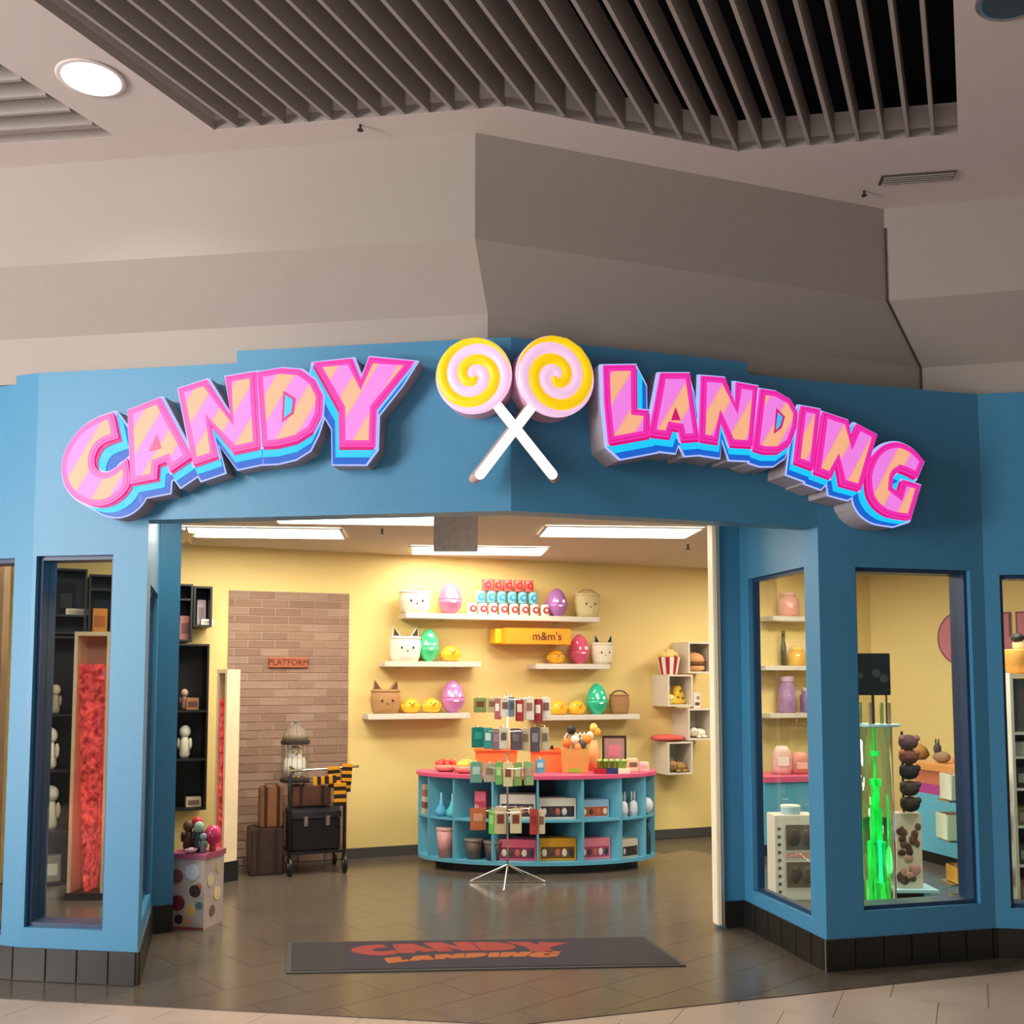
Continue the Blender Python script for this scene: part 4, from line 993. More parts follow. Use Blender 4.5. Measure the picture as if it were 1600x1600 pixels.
# ================================================================== luggage trolley group by the brick panel
sT = BWL.hit(490, 1340, .40)[0]
def tl(x, y, z=0): return BWL.at(sT+x, .40-y, z)      # local: x right, y toward the wall
DKB = mat('trolley_black', (.012, .011, .012), .25, var=.1)
t = thing('luggage_trolley', 'black metal luggage trolley standing before the brick panel', 'trolley', tl(0, 0), yw)
for x in (-.235, .215):
    G().tube([(x, -.20, .05), (x, -.20, .80), (x+.03, -.18, .845), (x+.03, .0, .86)], .014, 8).build('upright', DKB, t, smooth=True)
    G().tube([(x, .20, .09), (x, .20, .50)], .012, 8).build('rear_upright', DKB, t, smooth=True)
G().tube([(-.235, -.20, .845), (.08, -.20, .85), (.33, -.20, .865)], .011, 8).build('handle_bar', METAL, t, smooth=True)
G().b2(-.235, .215, -.22, .20, .165, .185).build('platform', DKB, t)
for x in (-.235, .215):
    for y, r_ in ((-.22, .075), (.20, .06)):
        w_ = G().lathe((x, y, r_), [(r_*.75, -.014), (r_, -.012), (r_, .012), (r_*.75, .014)], 20, axis='x').build('wheel', DKB, t, smooth=True)
        G().cyl((x, y, r_), r_*.35, .034, 10, axis='x').build('hub', METAL, w_)
    G().tube([(x, -.20, .165), (x, -.22, .08)], .01, 6).build('fork', DKB, t)
t = thing('travel_chest', 'glossy black travel chest lying on the luggage trolley', 'trunk', tl(0, 0, .187), yw)
G().b2(-.21, .19, -.17, .18, 0, .26).build('body', DKB, t, bevel=.01)
l_ = G().add([(-.215, y, z) for y, z in ((-.18, .262), (-.17, .31), (-.08, .345), (.08, .345), (.17, .31), (.185, .262))]+[(.195, y, z) for y, z in ((-.18, .262), (-.17, .31), (-.08, .345), (.08, .345), (.17, .31), (.185, .262))],
    [tuple(range(6)), tuple(range(11, 5, -1))]+[(i, i+6, (i+1) % 6+6, (i+1) % 6) for i in range(6)]).build('lid', mat('trunk_gloss', (.02, .02, .025), .12), t)
for x in (-.1, .08): G().b2(x-.015, x+.015, -.19, -.172, .2, .28).build('clasp', METAL, t)
BRN = mat('suitcase_brown', (.22, .085, .03), .45, var=.3, scale=15); DBR = mat('trunk_dark_brown', (.045, .022, .014), .5, var=.3)
def case(label, x0, x1, y0, y1, z0, z1, m, hv=False):
    t = thing('suitcase', label, 'suitcase', tl((x0+x1)/2, (y0+y1)/2, z0), yw); a, b, h = (x1-x0)/2, (y1-y0)/2, z1-z0
    G().b2(-a, a, -b, b, 0, h).build('shell', m, t, bevel=.01)
    g = G()
    for x in (-a*.55, a*.55): g.b2(x-.012, x+.012, -b-.004, b+.004, -.0, h+.003)
    g.build('strap', M('2E1A10', .5), t)
    G().tube([(-.05, 0, h), (-.045, 0, h+.025), (.045, 0, h+.025), (.05, 0, h)], .007, 6).build('handle', DBR, t)
case('dark brown trunk on the floor left of the luggage trolley', -.53, -.27, -.12, .20, .001, .37, DBR)
case('upright tan leather suitcase standing on the dark brown trunk', -.45, -.265, -.05, .12, .372, .70, BRN)
case('reddish brown suitcase lying on the black trunk', -.20, .12, -.10, .16, .536, .70, mat('suitcase_red_brown', (.10, .035, .02), .5, var=.3))
# bird cage with owl
GM = mat('cage_grey', (.20, .17, .14), .5, .4)
t = thing('bird_cage', 'domed grey wire bird cage standing on the reddish brown suitcase', 'cage', tl(-.16, .04, .731), yw)
G().lathe((0, 0, 0), [(.115, 0), (.125, .01), (.125, .03), (.11, .035)], 24).build('base', M('2C2420', .5), t)
for i in range(16):
    a = 2*math.pi*i/16; c_, s_ = math.cos(a)*.112, math.sin(a)*.112
    G().tube([(c_, s_, .03), (c_, s_, .33), (c_*.9, s_*.9, .40), (c_*.55, s_*.55, .47), (c_*.12, s_*.12, .50)], .0022, 4).build('bar', GM, t)
G().lathe((0, 0, 0), [(.118, .315), (.122, .32), (.122, .345), (.112, .35)], 24).build('band', M('2C2420', .5), t)
G().lathe((0, 0, .35), [(.112, 0), (.10, .05), (.065, .10), (.03, .13), (.012, .14)], 20).build('dome_mesh', M('8A7764', .7), t, smooth=True)
G().lathe((0, 0, .49), [(.012, 0), (.02, .015), (.008, .03), (.003, .045)], 10).build('finial', GM, t, smooth=True)
t = thing('owl_plush', 'white owl plush sitting inside the bird cage', 'toy', tl(-.16, .04, .768), yw)
ow = mat('owl_white', (.75, .70, .58), .9, bump=.5, scale=50, var=.15)
G().lathe((0, 0, 0), [(.04, 0), (.075, .03), (.085, .09), (.07, .15), (.06, .17), (.066, .20), (.055, .24), (.02, .262), (.003, .265)], 18, 1, .85).build('body', ow, t, smooth=True)
for s in (-1, 1):
    G().ball((s*.072, .01, .095), (.022, .045, .075), 10, 7).build('wing', M('D8CDB4', .9), t, smooth=True)
    G().ball((s*.024, -.052, .215), (.013, .006, .013), 8, 6).build('eye', M('D8A020', .3), t, smooth=True)
    G().ball((s*.02, -.045, .006), (.016, .025, .008), 8, 4).build('foot', M('B08A50', .6), t)
G().lathe((0, -.062, .20), [(.002, -.014), (.008, 0)], 6, axis='y').build('beak', M('4A3A28', .5), t)
# striped scarf
t = thing('striped_scarf', 'gold and black striped scarf draped over the trolley handle', 'scarf', tl(.13, -.215, .86), yw)
SY, SB = M('D8920F', .9, bump=.3, scale=80), M('20120C', .9, bump=.3, scale=80)
def scarf(x0, z0, x1, z1, w_, n, y):
    d = Vector((x1-x0, z1-z0)); L_ = d.length; d.normalize(); nn = Vector((-d.y, d.x))*w_/2
    for i in range(n):
        a = Vector((x0, z0))+d*L_*i/n; b = Vector((x0, z0))+d*L_*(i+1)/n; k = .012*math.sin(i*1.3)
        G().plate([tuple(a+nn), tuple(b+nn), tuple(b-nn), tuple(a-nn)], y-.010+k*.4, y+.010+k*.4).build('gold_band' if i % 2 == 0 else 'black_band', SY if i % 2 == 0 else SB, t, bevel=.003)
scarf(-.02, .012, -.01, -.16, .10, 6, -.03); scarf(.10, .03, .085, -.20, .085, 8, -.01)
scarf(-.19, -.10, .0, -.09, .065, 6, -.045); scarf(.03, -.12, .03, -.31, .10, 6, -.055)

# ================================================================== black cube shelves and cabinets on the left wall
BK = mat('black_shelf', (.010, .009, .009), .45, var=.1)
def lcube(u0, u1, v0, v1, label, D=.30, shelves=(), name='black_cube_shelf', ue=None):
    s0, zb = LW.hit(u0, v1, D); s1, _ = LW.hit(u1, v1, D); _, zt = LW.hit((u0+u1)/2, v0, D); zb = max(zb, .002)
    W, H = s1-s0, zt-zb; t = thing(name, label, 'shelf', LW.at(s0, 0, zb), LW.yaw); k = .016
    G().b2(0, k, -D, -.001, 0, H).build('side_panel', BK, t); G().b2(W-k, W, -D, -.001, 0, H).build('side_panel', BK, t)
    G().b2(k, W-k, -D, -.001, 0, k).build('bottom_panel', BK, t); G().b2(k, W-k, -D, -.001, H-k, H).build('top_panel', BK, t)
    G().b2(k, W-k, -.012, -.001, k, H-k).build('back_panel', BK, t)
    out = []
    for v in shelves:
        z = LW.hit((u0+u1)/2, v, D)[1]-zb; G().b2(k, W-k, -D+.005, -.012, z-k, z).build('shelf_board', BK, t); out.append(z+zb)
    return s0, s1, zb+k, zt, out
def lat(u, z, off=.17): s = LW.hit(u, 1100, off)[0]; return LW.at(s, off, z+.001)
def goods(label, name, cat, p, w_, d, h, c1, c2, yaw=None):
    t = thing(name, label, cat, p, LW.yaw if yaw is None else yaw)
    G().b2(-w_/2, w_/2, -d/2, d/2, 0, h).build('carton', M(c1, .6, var=.15), t, bevel=.003)
    G().b2(-w_*.36, w_*.36, -d/2-.002, -d/2, h*.25, h*.7).build('printed_label', M(c2, .6, var=.2), t); return t
A = lcube(302, 331, 916, 979, 'black cube shelf with a white panel inside, left of the brick panel')
G().b2(-.05, .05, -.09, -.085, 0, .20).build('x', WHITE) if False else None
goods('white boxed figure lying in the black cube shelf left of the brick panel', 'boxed_toy', 'box', lat(320, A[2], .2), .10, .10, .05, 'F0EADC', 'B8A8A0')
goods('tall lilac white box standing in the black cube shelf left of the brick panel', 'boxed_toy', 'box', lat(311, A[2], .1), .07, .05, .22, 'CDBFC0', '9A8A8C')
B_s = lcube(262, 300, 912, 1002, 'black double cube shelf next to the left door jamb', shelves=(935,))
goods('pinkish brown box at the bottom of the black double cube shelf', 'boxed_toy', 'box', lat(286, B_s[2]), .09, .08, .20, 'A8706A', '7A4848')
C_s = lcube(268, 322, 1006, 1268, 'tall black cabinet inside the opening left of the brick panel', shelves=(1110, 1186), name='black_cabinet')
goods('tan toy box on the upper board of the tall black cabinet', 'boxed_toy', 'box', lat(300, C_s[4][0]), .10, .08, .10, '9A6A44', '5A3A30')
def figure(label, p, h, c1, c2, yaw=0):
    t = thing('toy_figure', label, 'toy', p, yaw); k = h/.2
    G().lathe((0, 0, 0), [(.022*k, 0), (.032*k, .02*k), (.028*k, .09*k), (.018*k, .125*k)], 12).build('body', M(c1, .6, var=.2, scale=40), t, smooth=True)
    G().ball((0, 0, .155*k), (.034*k, .032*k, .038*k), 12, 8).build('head', M(c2, .6), t, smooth=True)
    for s in (-1, 1): G().ball((s*.035*k, -.005, .085*k), (.011*k, .012*k, .035*k), 8, 6).build('arm', M(c1, .6), t, smooth=True)
    return t
figure('small white figure on the middle board of the tall black cabinet', lat(290, C_s[4][1]), .28, 'E0D8C0', 'F0E8D4')
figure('brown toy on the upper board of the tall black cabinet', lat(288, C_s[4][0]), .18, '7A5A50', 'B8907C')
goods('cream box at the bottom of the tall black cabinet', 'boxed_toy', 'box', lat(305, C_s[2]), .12, .09, .08, 'D8C4A4', '8A6A50')
# left window
D_s = lcube(72, 134, 888, 990, 'black cube shelf at the top of the left window, holding a cream box', shelves=(960,))
goods('flat cream box on the board of the left window cube shelf', 'boxed_toy', 'box', lat(116, D_s[4][0], .18), .17, .12, .05, 'E8DCC0', 'C8B898')
goods('dark boxed toy behind the flat cream box in the left window', 'boxed_toy', 'box', lat(98, D_s[4][0], .06), .12, .05, .26, '2A2624', '6A6460')
E_s = lcube(137, 200, 898, 992, 'black cube shelf at the top right of the left window, holding an orange book', shelves=(920,))
goods('orange brown book standing in the right cube shelf of the left window', 'book', 'book', lat(152, E_s[2], .22), .11, .05, .20, 'C87A28', 'A85C18')
F_s = lcube(50, 116, 994, 1420, 'tall black cabinet at the left of the left window', shelves=(1116, 1204, 1300), name='black_cabinet')
figure('tall pale figure on the second board of the left window cabinet', lat(80, F_s[4][1]), .34, 'D8CDB8', 'E8E0CC')
figure('cream figure on the first board of the left window cabinet', lat(86, F_s[4][0]), .24, 'A89880', 'CDB898')
figure('white knitted figure on the third board of the left window cabinet', lat(84, F_s[4][2]), .36, 'C8BFA8', 'E0D8C4')
goods('pale silver box at the bottom of the left window cabinet', 'boxed_toy', 'box', lat(86, F_s[2]), .16, .12, .2, '8A8478', 'D0C8B8')
H_s = lcube(118, 210, 994, 1420, 'wide black cabinet behind the glowing red column in the left window', shelves=(1130, 1250), name='black_cabinet', D=.22)
# glowing red columns
def redglow():
    m = bpy.data.materials.new('red_glow'); m.use_nodes = True; nt = m.node_tree; b = nt.nodes['Principled BSDF']
    tc = nt.nodes.new('ShaderNodeTexCoord'); n = nt.nodes.new('ShaderNodeTexNoise'); n.inputs['Scale'].default_value = 26; n.inputs['Detail'].default_value = 3
    cr = nt.nodes.new('ShaderNodeValToRGB'); cr.color_ramp.elements[0].position = .36; cr.color_ramp.elements[0].color = (.22, .012, .012, 1); cr.color_ramp.elements[1].position = .68; cr.color_ramp.elements[1].color = (1, .10, .08, 1)
    nt.links.new(tc.outputs['Object'], n.inputs['Vector']); nt.links.new(n.outputs['Fac'], cr.inputs[0]); nt.links.new(cr.outputs[0], b.inputs['Emission Color']); b.inputs['Emission Strength'].default_value = .85
    b.inputs['Base Color'].default_value = (.25, .01, .015, 1); b.inputs['Roughness'].default_value = .2; return m
RG = redglow(); CW = mat('cream_wood', (.86, .66, .42), .5, var=.1)
def redcol(label, p, yaw, W, H, D, zb):
    t = thing('glowing_column', label, 'lamp', p, yaw)
    G().b2(-W/2-.01, W/2+.01, -D/2-.01, D/2+.01, 0, zb).build('black_plinth', BLACK, t)
    k = .024
    G().b2(-W/2, -W/2+k, -D/2, D/2, zb, H).build('side_panel', CW, t); G().b2(W/2-k, W/2, -D/2, D/2, zb, H).build('side_panel', CW, t)
    G().b2(-W/2+k, W/2-k, D/2-.02, D/2, zb, H).build('back_panel', mat('column_back', (.5, .26, .16), .6, var=.3), t)
    G().b2(-W/2+k, W/2-k, -D/2, D/2-.02, H-.03, H).build('top_panel', CW, t)
    n = 30; vs = []; fs = []; z0, z1 = zb+.01, H-.24
    random.seed(11)
    for j in range(n+1):
        q = j/n; hw = (W/2-k-.006)*(.14+.86*q**.7)
        for i in range(7):
            x = -hw+2*hw*i/6; y = -D/2+.03-(.02*random.random()+.02*math.sin(math.pi*i/6)); vs.append((x*(.93+.07*random.random()), y, z0+(z1-z0)*q))
    for j in range(n):
        for i in range(6): a = j*7+i; fs.append((a, a+1, a+8, a+7))
    o = len(vs); vs += [(x, D/2-.03, z) for x, y, z in vs]; fs += [tuple(reversed([q+o for q in f])) for f in fs[:]]
    for j in range(n): fs.append((j*7, (j+1)*7, (j+1)*7+o, j*7+o)); fs.append((j*7+6, j*7+6+o, (j+1)*7+6+o, (j+1)*7+6))
    fs.append(tuple(n*7+i for i in range(7))+tuple(n*7+6-i+o for i in range(7)))
    G().add(vs, fs).build('glowing_red_granules', RG, t)
    G().b2(-W/2+k, W/2-k, -D/2+.002, -D/2+.006, zb, H-.02).build('clear_front', GLASS, t)
p = onz(141, 1402); zc = lambda v, y: EYE-(v-1060)*y/F
redcol('glowing red column with cream sides seen through the left window', p, .0, .265, zc(988, p.y), .20, zc(1384, p.y))
p = onz(346, 1378)
redcol('glowing red column with cream sides and black plinth beside the brick panel', Vector((p.x+.01, p.y+.05, 0)), -.62, .125, zc(1046, p.y), .13, zc(1341, p.y))
l = bpy.data.lights.new('red_column_light', 'POINT'); l.energy = .7; l.color = (1, .12, .06); l.shadow_soft_size = .08
o = bpy.data.objects.new('red_column_light', l); COL.objects.link(o); pp = onz(141, 1402); o.location = (pp.x, pp.y-.25, .6)

# ================================================================== printed cardboard stand by the left jamb
p = onz(296, 1452); yS = p.y+.13
t = thing('printed_stand', 'small square cardboard stand with colourful prints and pink top by the left jamb', 'display stand', (p.x, yS, 0), -.22)
G().b2(-.125, .125, -.125, .125, 0, .44).build('carton', M('B8A8A0', .6, var=.2), t)
G().b2(-.135, .135, -.135, .135, .44, .475).build('pink_top', M('A04A62', .5, var=.3, scale=30), t)
g = {}
prints = [(-.07, .33, .045, '8A4A5A'), (.04, .36, .05, 'C8CDD8'), (.06, .24, .04, '3A2A2A'), (.085, .27, .022, 'B06030'), (-.06, .16, .05, '7A2A3A'), (.03, .12, .035, 'D8B060'), (.09, .15, .025, '507078'), (-.09, .24, .03, 'D8B8C8'), (.0, .05, .03, 'C89A70'), (-.05, .06, .03, '402830')]
for x, z, r_, c_ in prints: G().cyl((x, -.126, z), r_, .004, 14, axis='y').build('print_patch', M(c_, .6), t)
for y, z, r_, c_ in ((-.05, .3, .04, 'D8C8A0'), (.04, .2, .045, 'E0CC98'), (-.02, .1, .035, '7A5A3A'), (.05, .36, .03, 'C8A878')): G().cyl((.1265, y, z), r_, .004, 14, axis='x').build('print_patch', M(c_, .6), t)
G().b2(-.125, .125, -.128, -.125, .0, .012).build('red_edge', M('9A3A3C', .6), t)
def sp_(dx, dy, z=.4755): return Vector((p.x+dx, yS+dy, z))
t = thing('pink_globe', 'glossy pink globe on a short stem on the printed cardboard stand', 'toy', sp_(.10, .0), 0)
G().cyl((0, 0, .02), .022, .04, 12).build('stem', M('C83A50', .3), t); G().ball((0, 0, .10), (.056, .056, .066), 20, 12).build('globe', M('D0386A', .15), t, smooth=True)
figure('dark toy figure with pale head on the printed cardboard stand', sp_(.02, -.04), .20, '2E3438', '98C0AC')
figure('brown toy figure at the left of the printed cardboard stand', sp_(-.07, .02), .20, '4A2C22', '6A4030')
figure('small grey toy figure at the front of the printed cardboard stand', sp_(.065, -.09), .13, '6A7478', '8A9498')
figure('small figure with a red cap on the printed cardboard stand', sp_(-.02, .05), .22, '3A2A28', 'D02838')
t = thing('small_dish', 'small lilac pink dish at the front of the printed cardboard stand', 'dish', sp_(-.01, -.10), 0)
G().lathe((0, 0, 0), [(.02, 0), (.035, .01), (.042, .025), (.036, .025), (.02, .012)], 16).build('dish', M('C89AAC', .3), t, smooth=True); G().ball((0, 0, .022), (.026, .026, .014), 10, 6).build('sweets', M('D8B0B8', .5), t, smooth=True)

# ================================================================== right side: goods behind the windows
shelf('r1', 1208, 1330, 962, 'white wall shelf seen at the top of the side window, holding a pink jar')
shelf('r2', 1196, 1330, 1040, 'white wall shelf seen in the side window, holding a gold jar')
shelf('r3', 1204, 1330, 1115, 'white wall shelf seen in the side window, holding a purple jar')
def jar(u, key, w_, h, c, label, lid='E8D8C8'):
    t = thing('jar', label, 'jar', onshelf(key, u, .13), yw); w_ *= .0066; h *= .0066
    G().lathe((0, 0, 0), [(w_*.44, 0), (w_*.5, h*.08), (w_*.5, h*.65), (w_*.34, h*.8), (w_*.34, h*.86)], 16).build('body', M(c, .2), t, smooth=True); G().lathe((0, 0, h*.86), [(w_*.37, 0), (w_*.37, h*.12), (w_*.3, h*.14)], 16).build('lid', M(lid, .4), t)
jar(1234, 'r1', 32, 40, 'E89A88', 'pink jar on the top shelf seen in the side window', 'F0B8A8')
jar(1244, 'r2', 30, 30, 'E0A828', 'gold jar on the middle shelf seen in the side window', 'F0C850')
t = thing('dark_bottle', 'slim dark bottle left of the gold jar in the side window', 'bottle', onshelf('r2', 1224, .10), yw); G().lathe((0, 0, 0), [(.03, 0), (.03, .2), (.018, .26), (.018, .34)], 12).build('glass', M('3A2A20', .2), t, smooth=True); G().cyl((0, 0, .355), .021, .03, 10).build('cap', M('6A5040', .4), t)
jar(1228, 'r3', 30, 58, 'A078A8', 'tall purple jar on the lowest shelf seen in the side window', 'C8A8C8')
jar(1258, 'r3', 20, 40, '8A6AA0', 'small violet jar beside the tall purple jar in the side window', 'D0B8D0')
# second blue counter behind the side window
a0 = onz(1196, 1338); b0 = onz(1290, 1334)
def counter(name_l, p0, p1, H, D, bands, base=.10):
    l = Line(p0, p1); t = thing('shop_counter', name_l, 'counter', l.at(0), l.yaw)
    G().b2(0, l.len, .04, D, 0, base).build('toe_kick', BLACK, t)
    z = base
    for nm, h, m in bands: G().b2(0, l.len, 0 if nm != 'worktop' else -.03, D, z, z+h-.001).build(nm, m, t); z += h
    return l, z
VIO = mat('counter_violet', (.42, .05, .26), .45); WOOD = mat('counter_orange_wood', (.66, .28, .08), .4, var=.15)
SAL = mat('counter_salmon', (.55, .17, .08), .5)
l_, hz = counter('blue counter with pink top seen through the side window', a0, b0, .8, .5, [('blue_front', .56, CTR), ('worktop', .05, PINKTOP)])
def onl(l, u, off, z): s = l.hit(u, 1200, off)[0]; return l.at(s, off, z+.001)
t = thing('sweet_bag', 'pale pink bag of sweets at the left of the side window counter', 'bag', onl(l_, 1222, -.2, hz), 0); G().lathe((0, 0, 0), [(.08, 0), (.10, .05), (.09, .20), (.05, .26)], 14, 1, .6).build('pouch', M('D8B0A0', .5, var=.2), t, smooth=True); G().b2(-.05, .05, -.064, -.06, .08, .16).build('printed_label', M('F0E0D0', .5), t)
t = thing('sweet_bag', 'coral bag of sweets at the right of the side window counter', 'bag', onl(l_, 1250, -.2, hz), 0); G().lathe((0, 0, 0), [(.10, 0), (.12, .05), (.10, .14), (.05, .20)], 14, 1, .6).build('pouch', M('C87868', .5, var=.3), t, smooth=True); G().b2(-.05, .05, -.076, -.072, .05, .11).build('printed_label', M('E8B8A0', .5), t)
# white display carton
p = onz(1242, 1402)
t = thing('display_carton', 'white dotted display carton with brown mask cards low in the side window', 'display stand', p, .05)
H = zc(1268, p.y); G().b2(-.17, .14, -.10, .10, 0, H).build('carton', M('D8CDBC', .6), t, bevel=.004)
for z in (H*.30, H*.74):
    c_ = G().b2(-.09, .11, -.108, -.101, z-.09, z+.09).build('window', M('6A5A4C', .5, var=.3, scale=30), t)
    G().ball((-.035, -.112, z), (.045, .012, .06), 12, 7).build('mask', M('4A3A30', .6), c_, smooth=True); G().ball((.06, -.112, z), (.04, .012, .06), 12, 7).build('mask', M('5A463A', .6), c_, smooth=True)
G().b2(-.09, .11, -.106, -.101, H*.50, H*.56).build('pink_strip', M('C88A80', .6), t)
for i in range(9): G().cyl((-.14, -.102, .06+i*(H-.1)/9), .012, .004, 10, axis='y').build('dot', M('3A302C', .6), t)
t = thing('round_tin', 'small pale blue tin on top of the dotted display carton', 'tin', Vector((p.x-.02, p.y, H+.001)), 0); G().cyl((0, 0, .025), .07, .05, 20).build('can', M('9AB8C0', .4), t); G().cyl((0, 0, .055), .072, .012, 20).build('lid', M('D8DCD0', .4), t)
# green lit tower
GG = bpy.data.materials.new('green_glow'); GG.use_nodes = True; nt = GG.node_tree; b = nt.nodes['Principled BSDF']
tc = nt.nodes.new('ShaderNodeTexCoord'); n = nt.nodes.new('ShaderNodeTexNoise'); mp = nt.nodes.new('ShaderNodeMapping'); mp.inputs['Scale'].default_value = (20, 20, 4); n.inputs['Scale'].default_value = 1.5
cr = nt.nodes.new('ShaderNodeValToRGB'); cr.color_ramp.elements[0].position = .35; cr.color_ramp.elements[0].color = (.0, .18, .01, 1); cr.color_ramp.elements[1].position = .65; cr.color_ramp.elements[1].color = (.0, 1, .08, 1)
nt.links.new(tc.outputs['Object'], mp.inputs[0]); nt.links.new(mp.outputs[0], n.inputs['Vector']); nt.links.new(n.outputs['Fac'], cr.inputs[0]); nt.links.new(cr.outputs[0], b.inputs['Emission Color']); b.inputs['Emission Strength'].default_value = 1.3; b.inputs['Base Color'].default_value = (.01, .2, .02, 1)
GC = mat('green_core', (.02, .6, .3), .3, emit=1.5, ecol=(.0, 1, .42), var=0)
CLR = bpy.data.materials.new('clear_acrylic'); CLR.use_nodes = True; nt = CLR.node_tree
for q in list(nt.nodes): nt.nodes.remove(q)
oo = nt.nodes.new('ShaderNodeOutputMaterial'); mx = nt.nodes.new('ShaderNodeMixShader'); tt = nt.nodes.new('ShaderNodeBsdfTransparent'); gg = nt.nodes.new('ShaderNodeBsdfGlossy'); fr = nt.nodes.new('ShaderNodeLayerWeight'); fr.inputs[0].default_value = .35
tt.inputs[0].default_value = (.72, .86, .76, 1); gg.inputs['Roughness'].default_value = .05; nt.links.new(fr.outputs[1], mx.inputs[0]); nt.links.new(tt.outputs[0], mx.inputs[1]); nt.links.new(gg.outputs[0], mx.inputs[2]); nt.links.new(mx.outputs[0], oo.inputs[0])
p = onz(1373, 1440); y = p.y; p = Vector((p.x, y, 0)); Z = lambda v: zc(v, y); R_ = .118
t = thing('green_lit_tower', 'clear acrylic tower glowing bright green from inside in the right window', 'lamp', p, 0)
G().cyl((0, 0, .02), R_*1.05, .04, 28).build('base', BLACK, t)
G().lathe((0, 0, 0), [(R_, .041), (R_, Z(1135))], 28).build('acrylic_tube', CLR, t, smooth=True)
segs_ = [(.041, Z(1370), .078), (Z(1370), Z(1310), .062), (Z(1310), Z(1260), .040), (Z(1260), Z(1225), .026), (Z(1225), Z(1215), .04), (Z(1215), Z(1180), .010), (Z(1180), Z(1172), .030), (Z(1172), Z(1136), .009)]
g = G()
for a_, b_, r_ in segs_: g.cyl((0, 0, (a_+b_)/2), r_, b_-a_-.002, 12)
g.build('green_light_tube', GG, t)
for i in range(5): a = i*1.256+.3; G().b2(-.005, .005, -.005, .005, .041, Z(1240+18*(i % 3))).build('green_rod', GG, t, loc=(.092*math.cos(a), .092*math.sin(a), 0))
G().cyl((0, -.062, Z(1345)), .012, .34, 8).build('bright_core', GC, t)
G().cyl((0, 0, Z(1133)+.004), R_*1.45, .014, 30).build('pale_blue_plate', M('A8D0D8', .3), t)
for i in range(9):
    a = 2*math.pi*i/9; G().cyl((R_*.9*math.cos(a), R_*.9*math.sin(a), Z(1114)), .012, Z(1098)-Z(1131), 8).build('clear_cup', CLR if i % 2 else M('A88A5C', .4), t)
G().tube([(0, 0, Z(1133)), (0, 0, Z(1085))], .01, 8).build('post', BLACK, t); G().tube([(.09, 0, Z(1133)), (.09, 0, Z(1085))], .006, 8).build('post', BLACK, t)
G().b2(-.125, .115, -.02, .02, Z(1086), Z(1021)).build('sign_board', mat('black_sign_board', (.008, .010, .008), .4), t, bevel=.004)
for x, z, r_ in ((-.09, Z(1056), .022), (.02, Z(1052), .028), (.07, Z(1060), .028)): G().cyl((x, -.021, z), r_, .003, 16, axis='y').build('printed_emblem', M('3E4438', .6, var=.3, scale=60), t)
l = bpy.data.lights.new('green_tower_light', 'POINT'); l.energy = 2.5; l.color = (.05, 1, .2); l.shadow_soft_size = .12
o = bpy.data.objects.new('green_tower_light', l); COL.objects.link(o); o.location = (p.x+.2, p.y-.16, .3)
# rack of dark plush hanging behind the tower
q_ = onz(1416, 1398)
t = thing('merchandise_stand', 'tall stand with pale blue base and speckled card panel right of the green tower', 'display stand', q_, 0); yq = q_.y; Zq = lambda v: zc(v, yq)
G().b2(-.13, .19, -.14, .12, .04, .06).build('base_plate', M('A8D4E0', .4), t); G().b2(-.1, .1, -.08, .08, 0, .04).build('feet', BLACK, t)
G().b2(-.085, .10, -.07, .06, .061, Zq(1266)).build('card_panel', M('D8C4B4', .6), t)
random.seed(21)
for i in range(22): G().ball((random.uniform(-.07, .085), -.072, random.uniform(.1, Zq(1275))), (random.uniform(.018, .035), .008, random.uniform(.02, .04)), 8, 5).build('print_spot', M(['4A2E28', '6A4038', 'C88A80', '5A3A30'][i % 4], .6), t)
G().tube([(0, 0, Zq(1266)), (0, 0, Zq(1142))], .01, 8).build('pole', BLACK, t)
for i, v in enumerate((1158, 1180, 1203, 1228, 1252)):
    z = Zq(v); t = thing('hanging_plush', '%s dark hanging plush on the stand right of the green tower' % ['uppermost', 'second highest', 'middle', 'second lowest', 'lowest'][i], 'toy', Vector((q_.x+.02, yq-.07, z)), 0, 'dark plush toys on the merchandise stand')
    G().ball((0, -.0, 0), (.075, .05, .058), 12, 8).build('body', M(['5A3A44', '6A3A34', '1A1614', '3A2A28', '2A221E'][i], .9, bump=.4, scale=60), t, smooth=True)
    for s in (-1, 1): G().ball((s*.055, -.02, .03), (.026, .02, .026), 8, 5).build('ear', M(['8A5A60', 'A05A40', '2A2624', '4A3A34', '3A302A'][i], .9), t, smooth=True)
# long counter right
ca = onz(1432, 1343); cb = onz(1521, 1368); lc = Line(ca, cb); lc2 = Line(ca, lc.at(1.9))
_, hz2 = counter('long blue counter with violet stripe and orange wood top behind the right window', lc2.a.to_3d(), lc2.b.to_3d(), .9, .45, [('blue_front', .50, CTR), ('violet_stripe', .085, VIO), ('salmon_band', .12, SAL), ('worktop', .055, WOOD)])
t = thing('plush_cushion', 'brown round cushion at the left end of the orange wood counter', 'cushion', onl(lc2, 1432, -.18, hz2), lc2.yaw); G().lathe((0, 0, 0), [(.08, 0), (.12, .04), (.10, .10), (.04, .145), (.003, .15)], 16).build('pad', M('A87838', .8), t, smooth=True); G().cyl((0, 0, .15), .012, .008, 8).build('button', M('6A4820', .6), t)
t = thing('plush_toy', 'grey and brown plush animal on the orange wood counter', 'toy', onl(lc2, 1472, -.16, hz2), lc2.yaw)
G().ball((0, 0, .05), (.10, .06, .05), 14, 8).build('body', M('8A7058', .9), t, smooth=True); G().ball((-.03, -.02, .12), (.035, .035, .05), 10, 7).build('head', M('4A4440', .9), t, smooth=True)
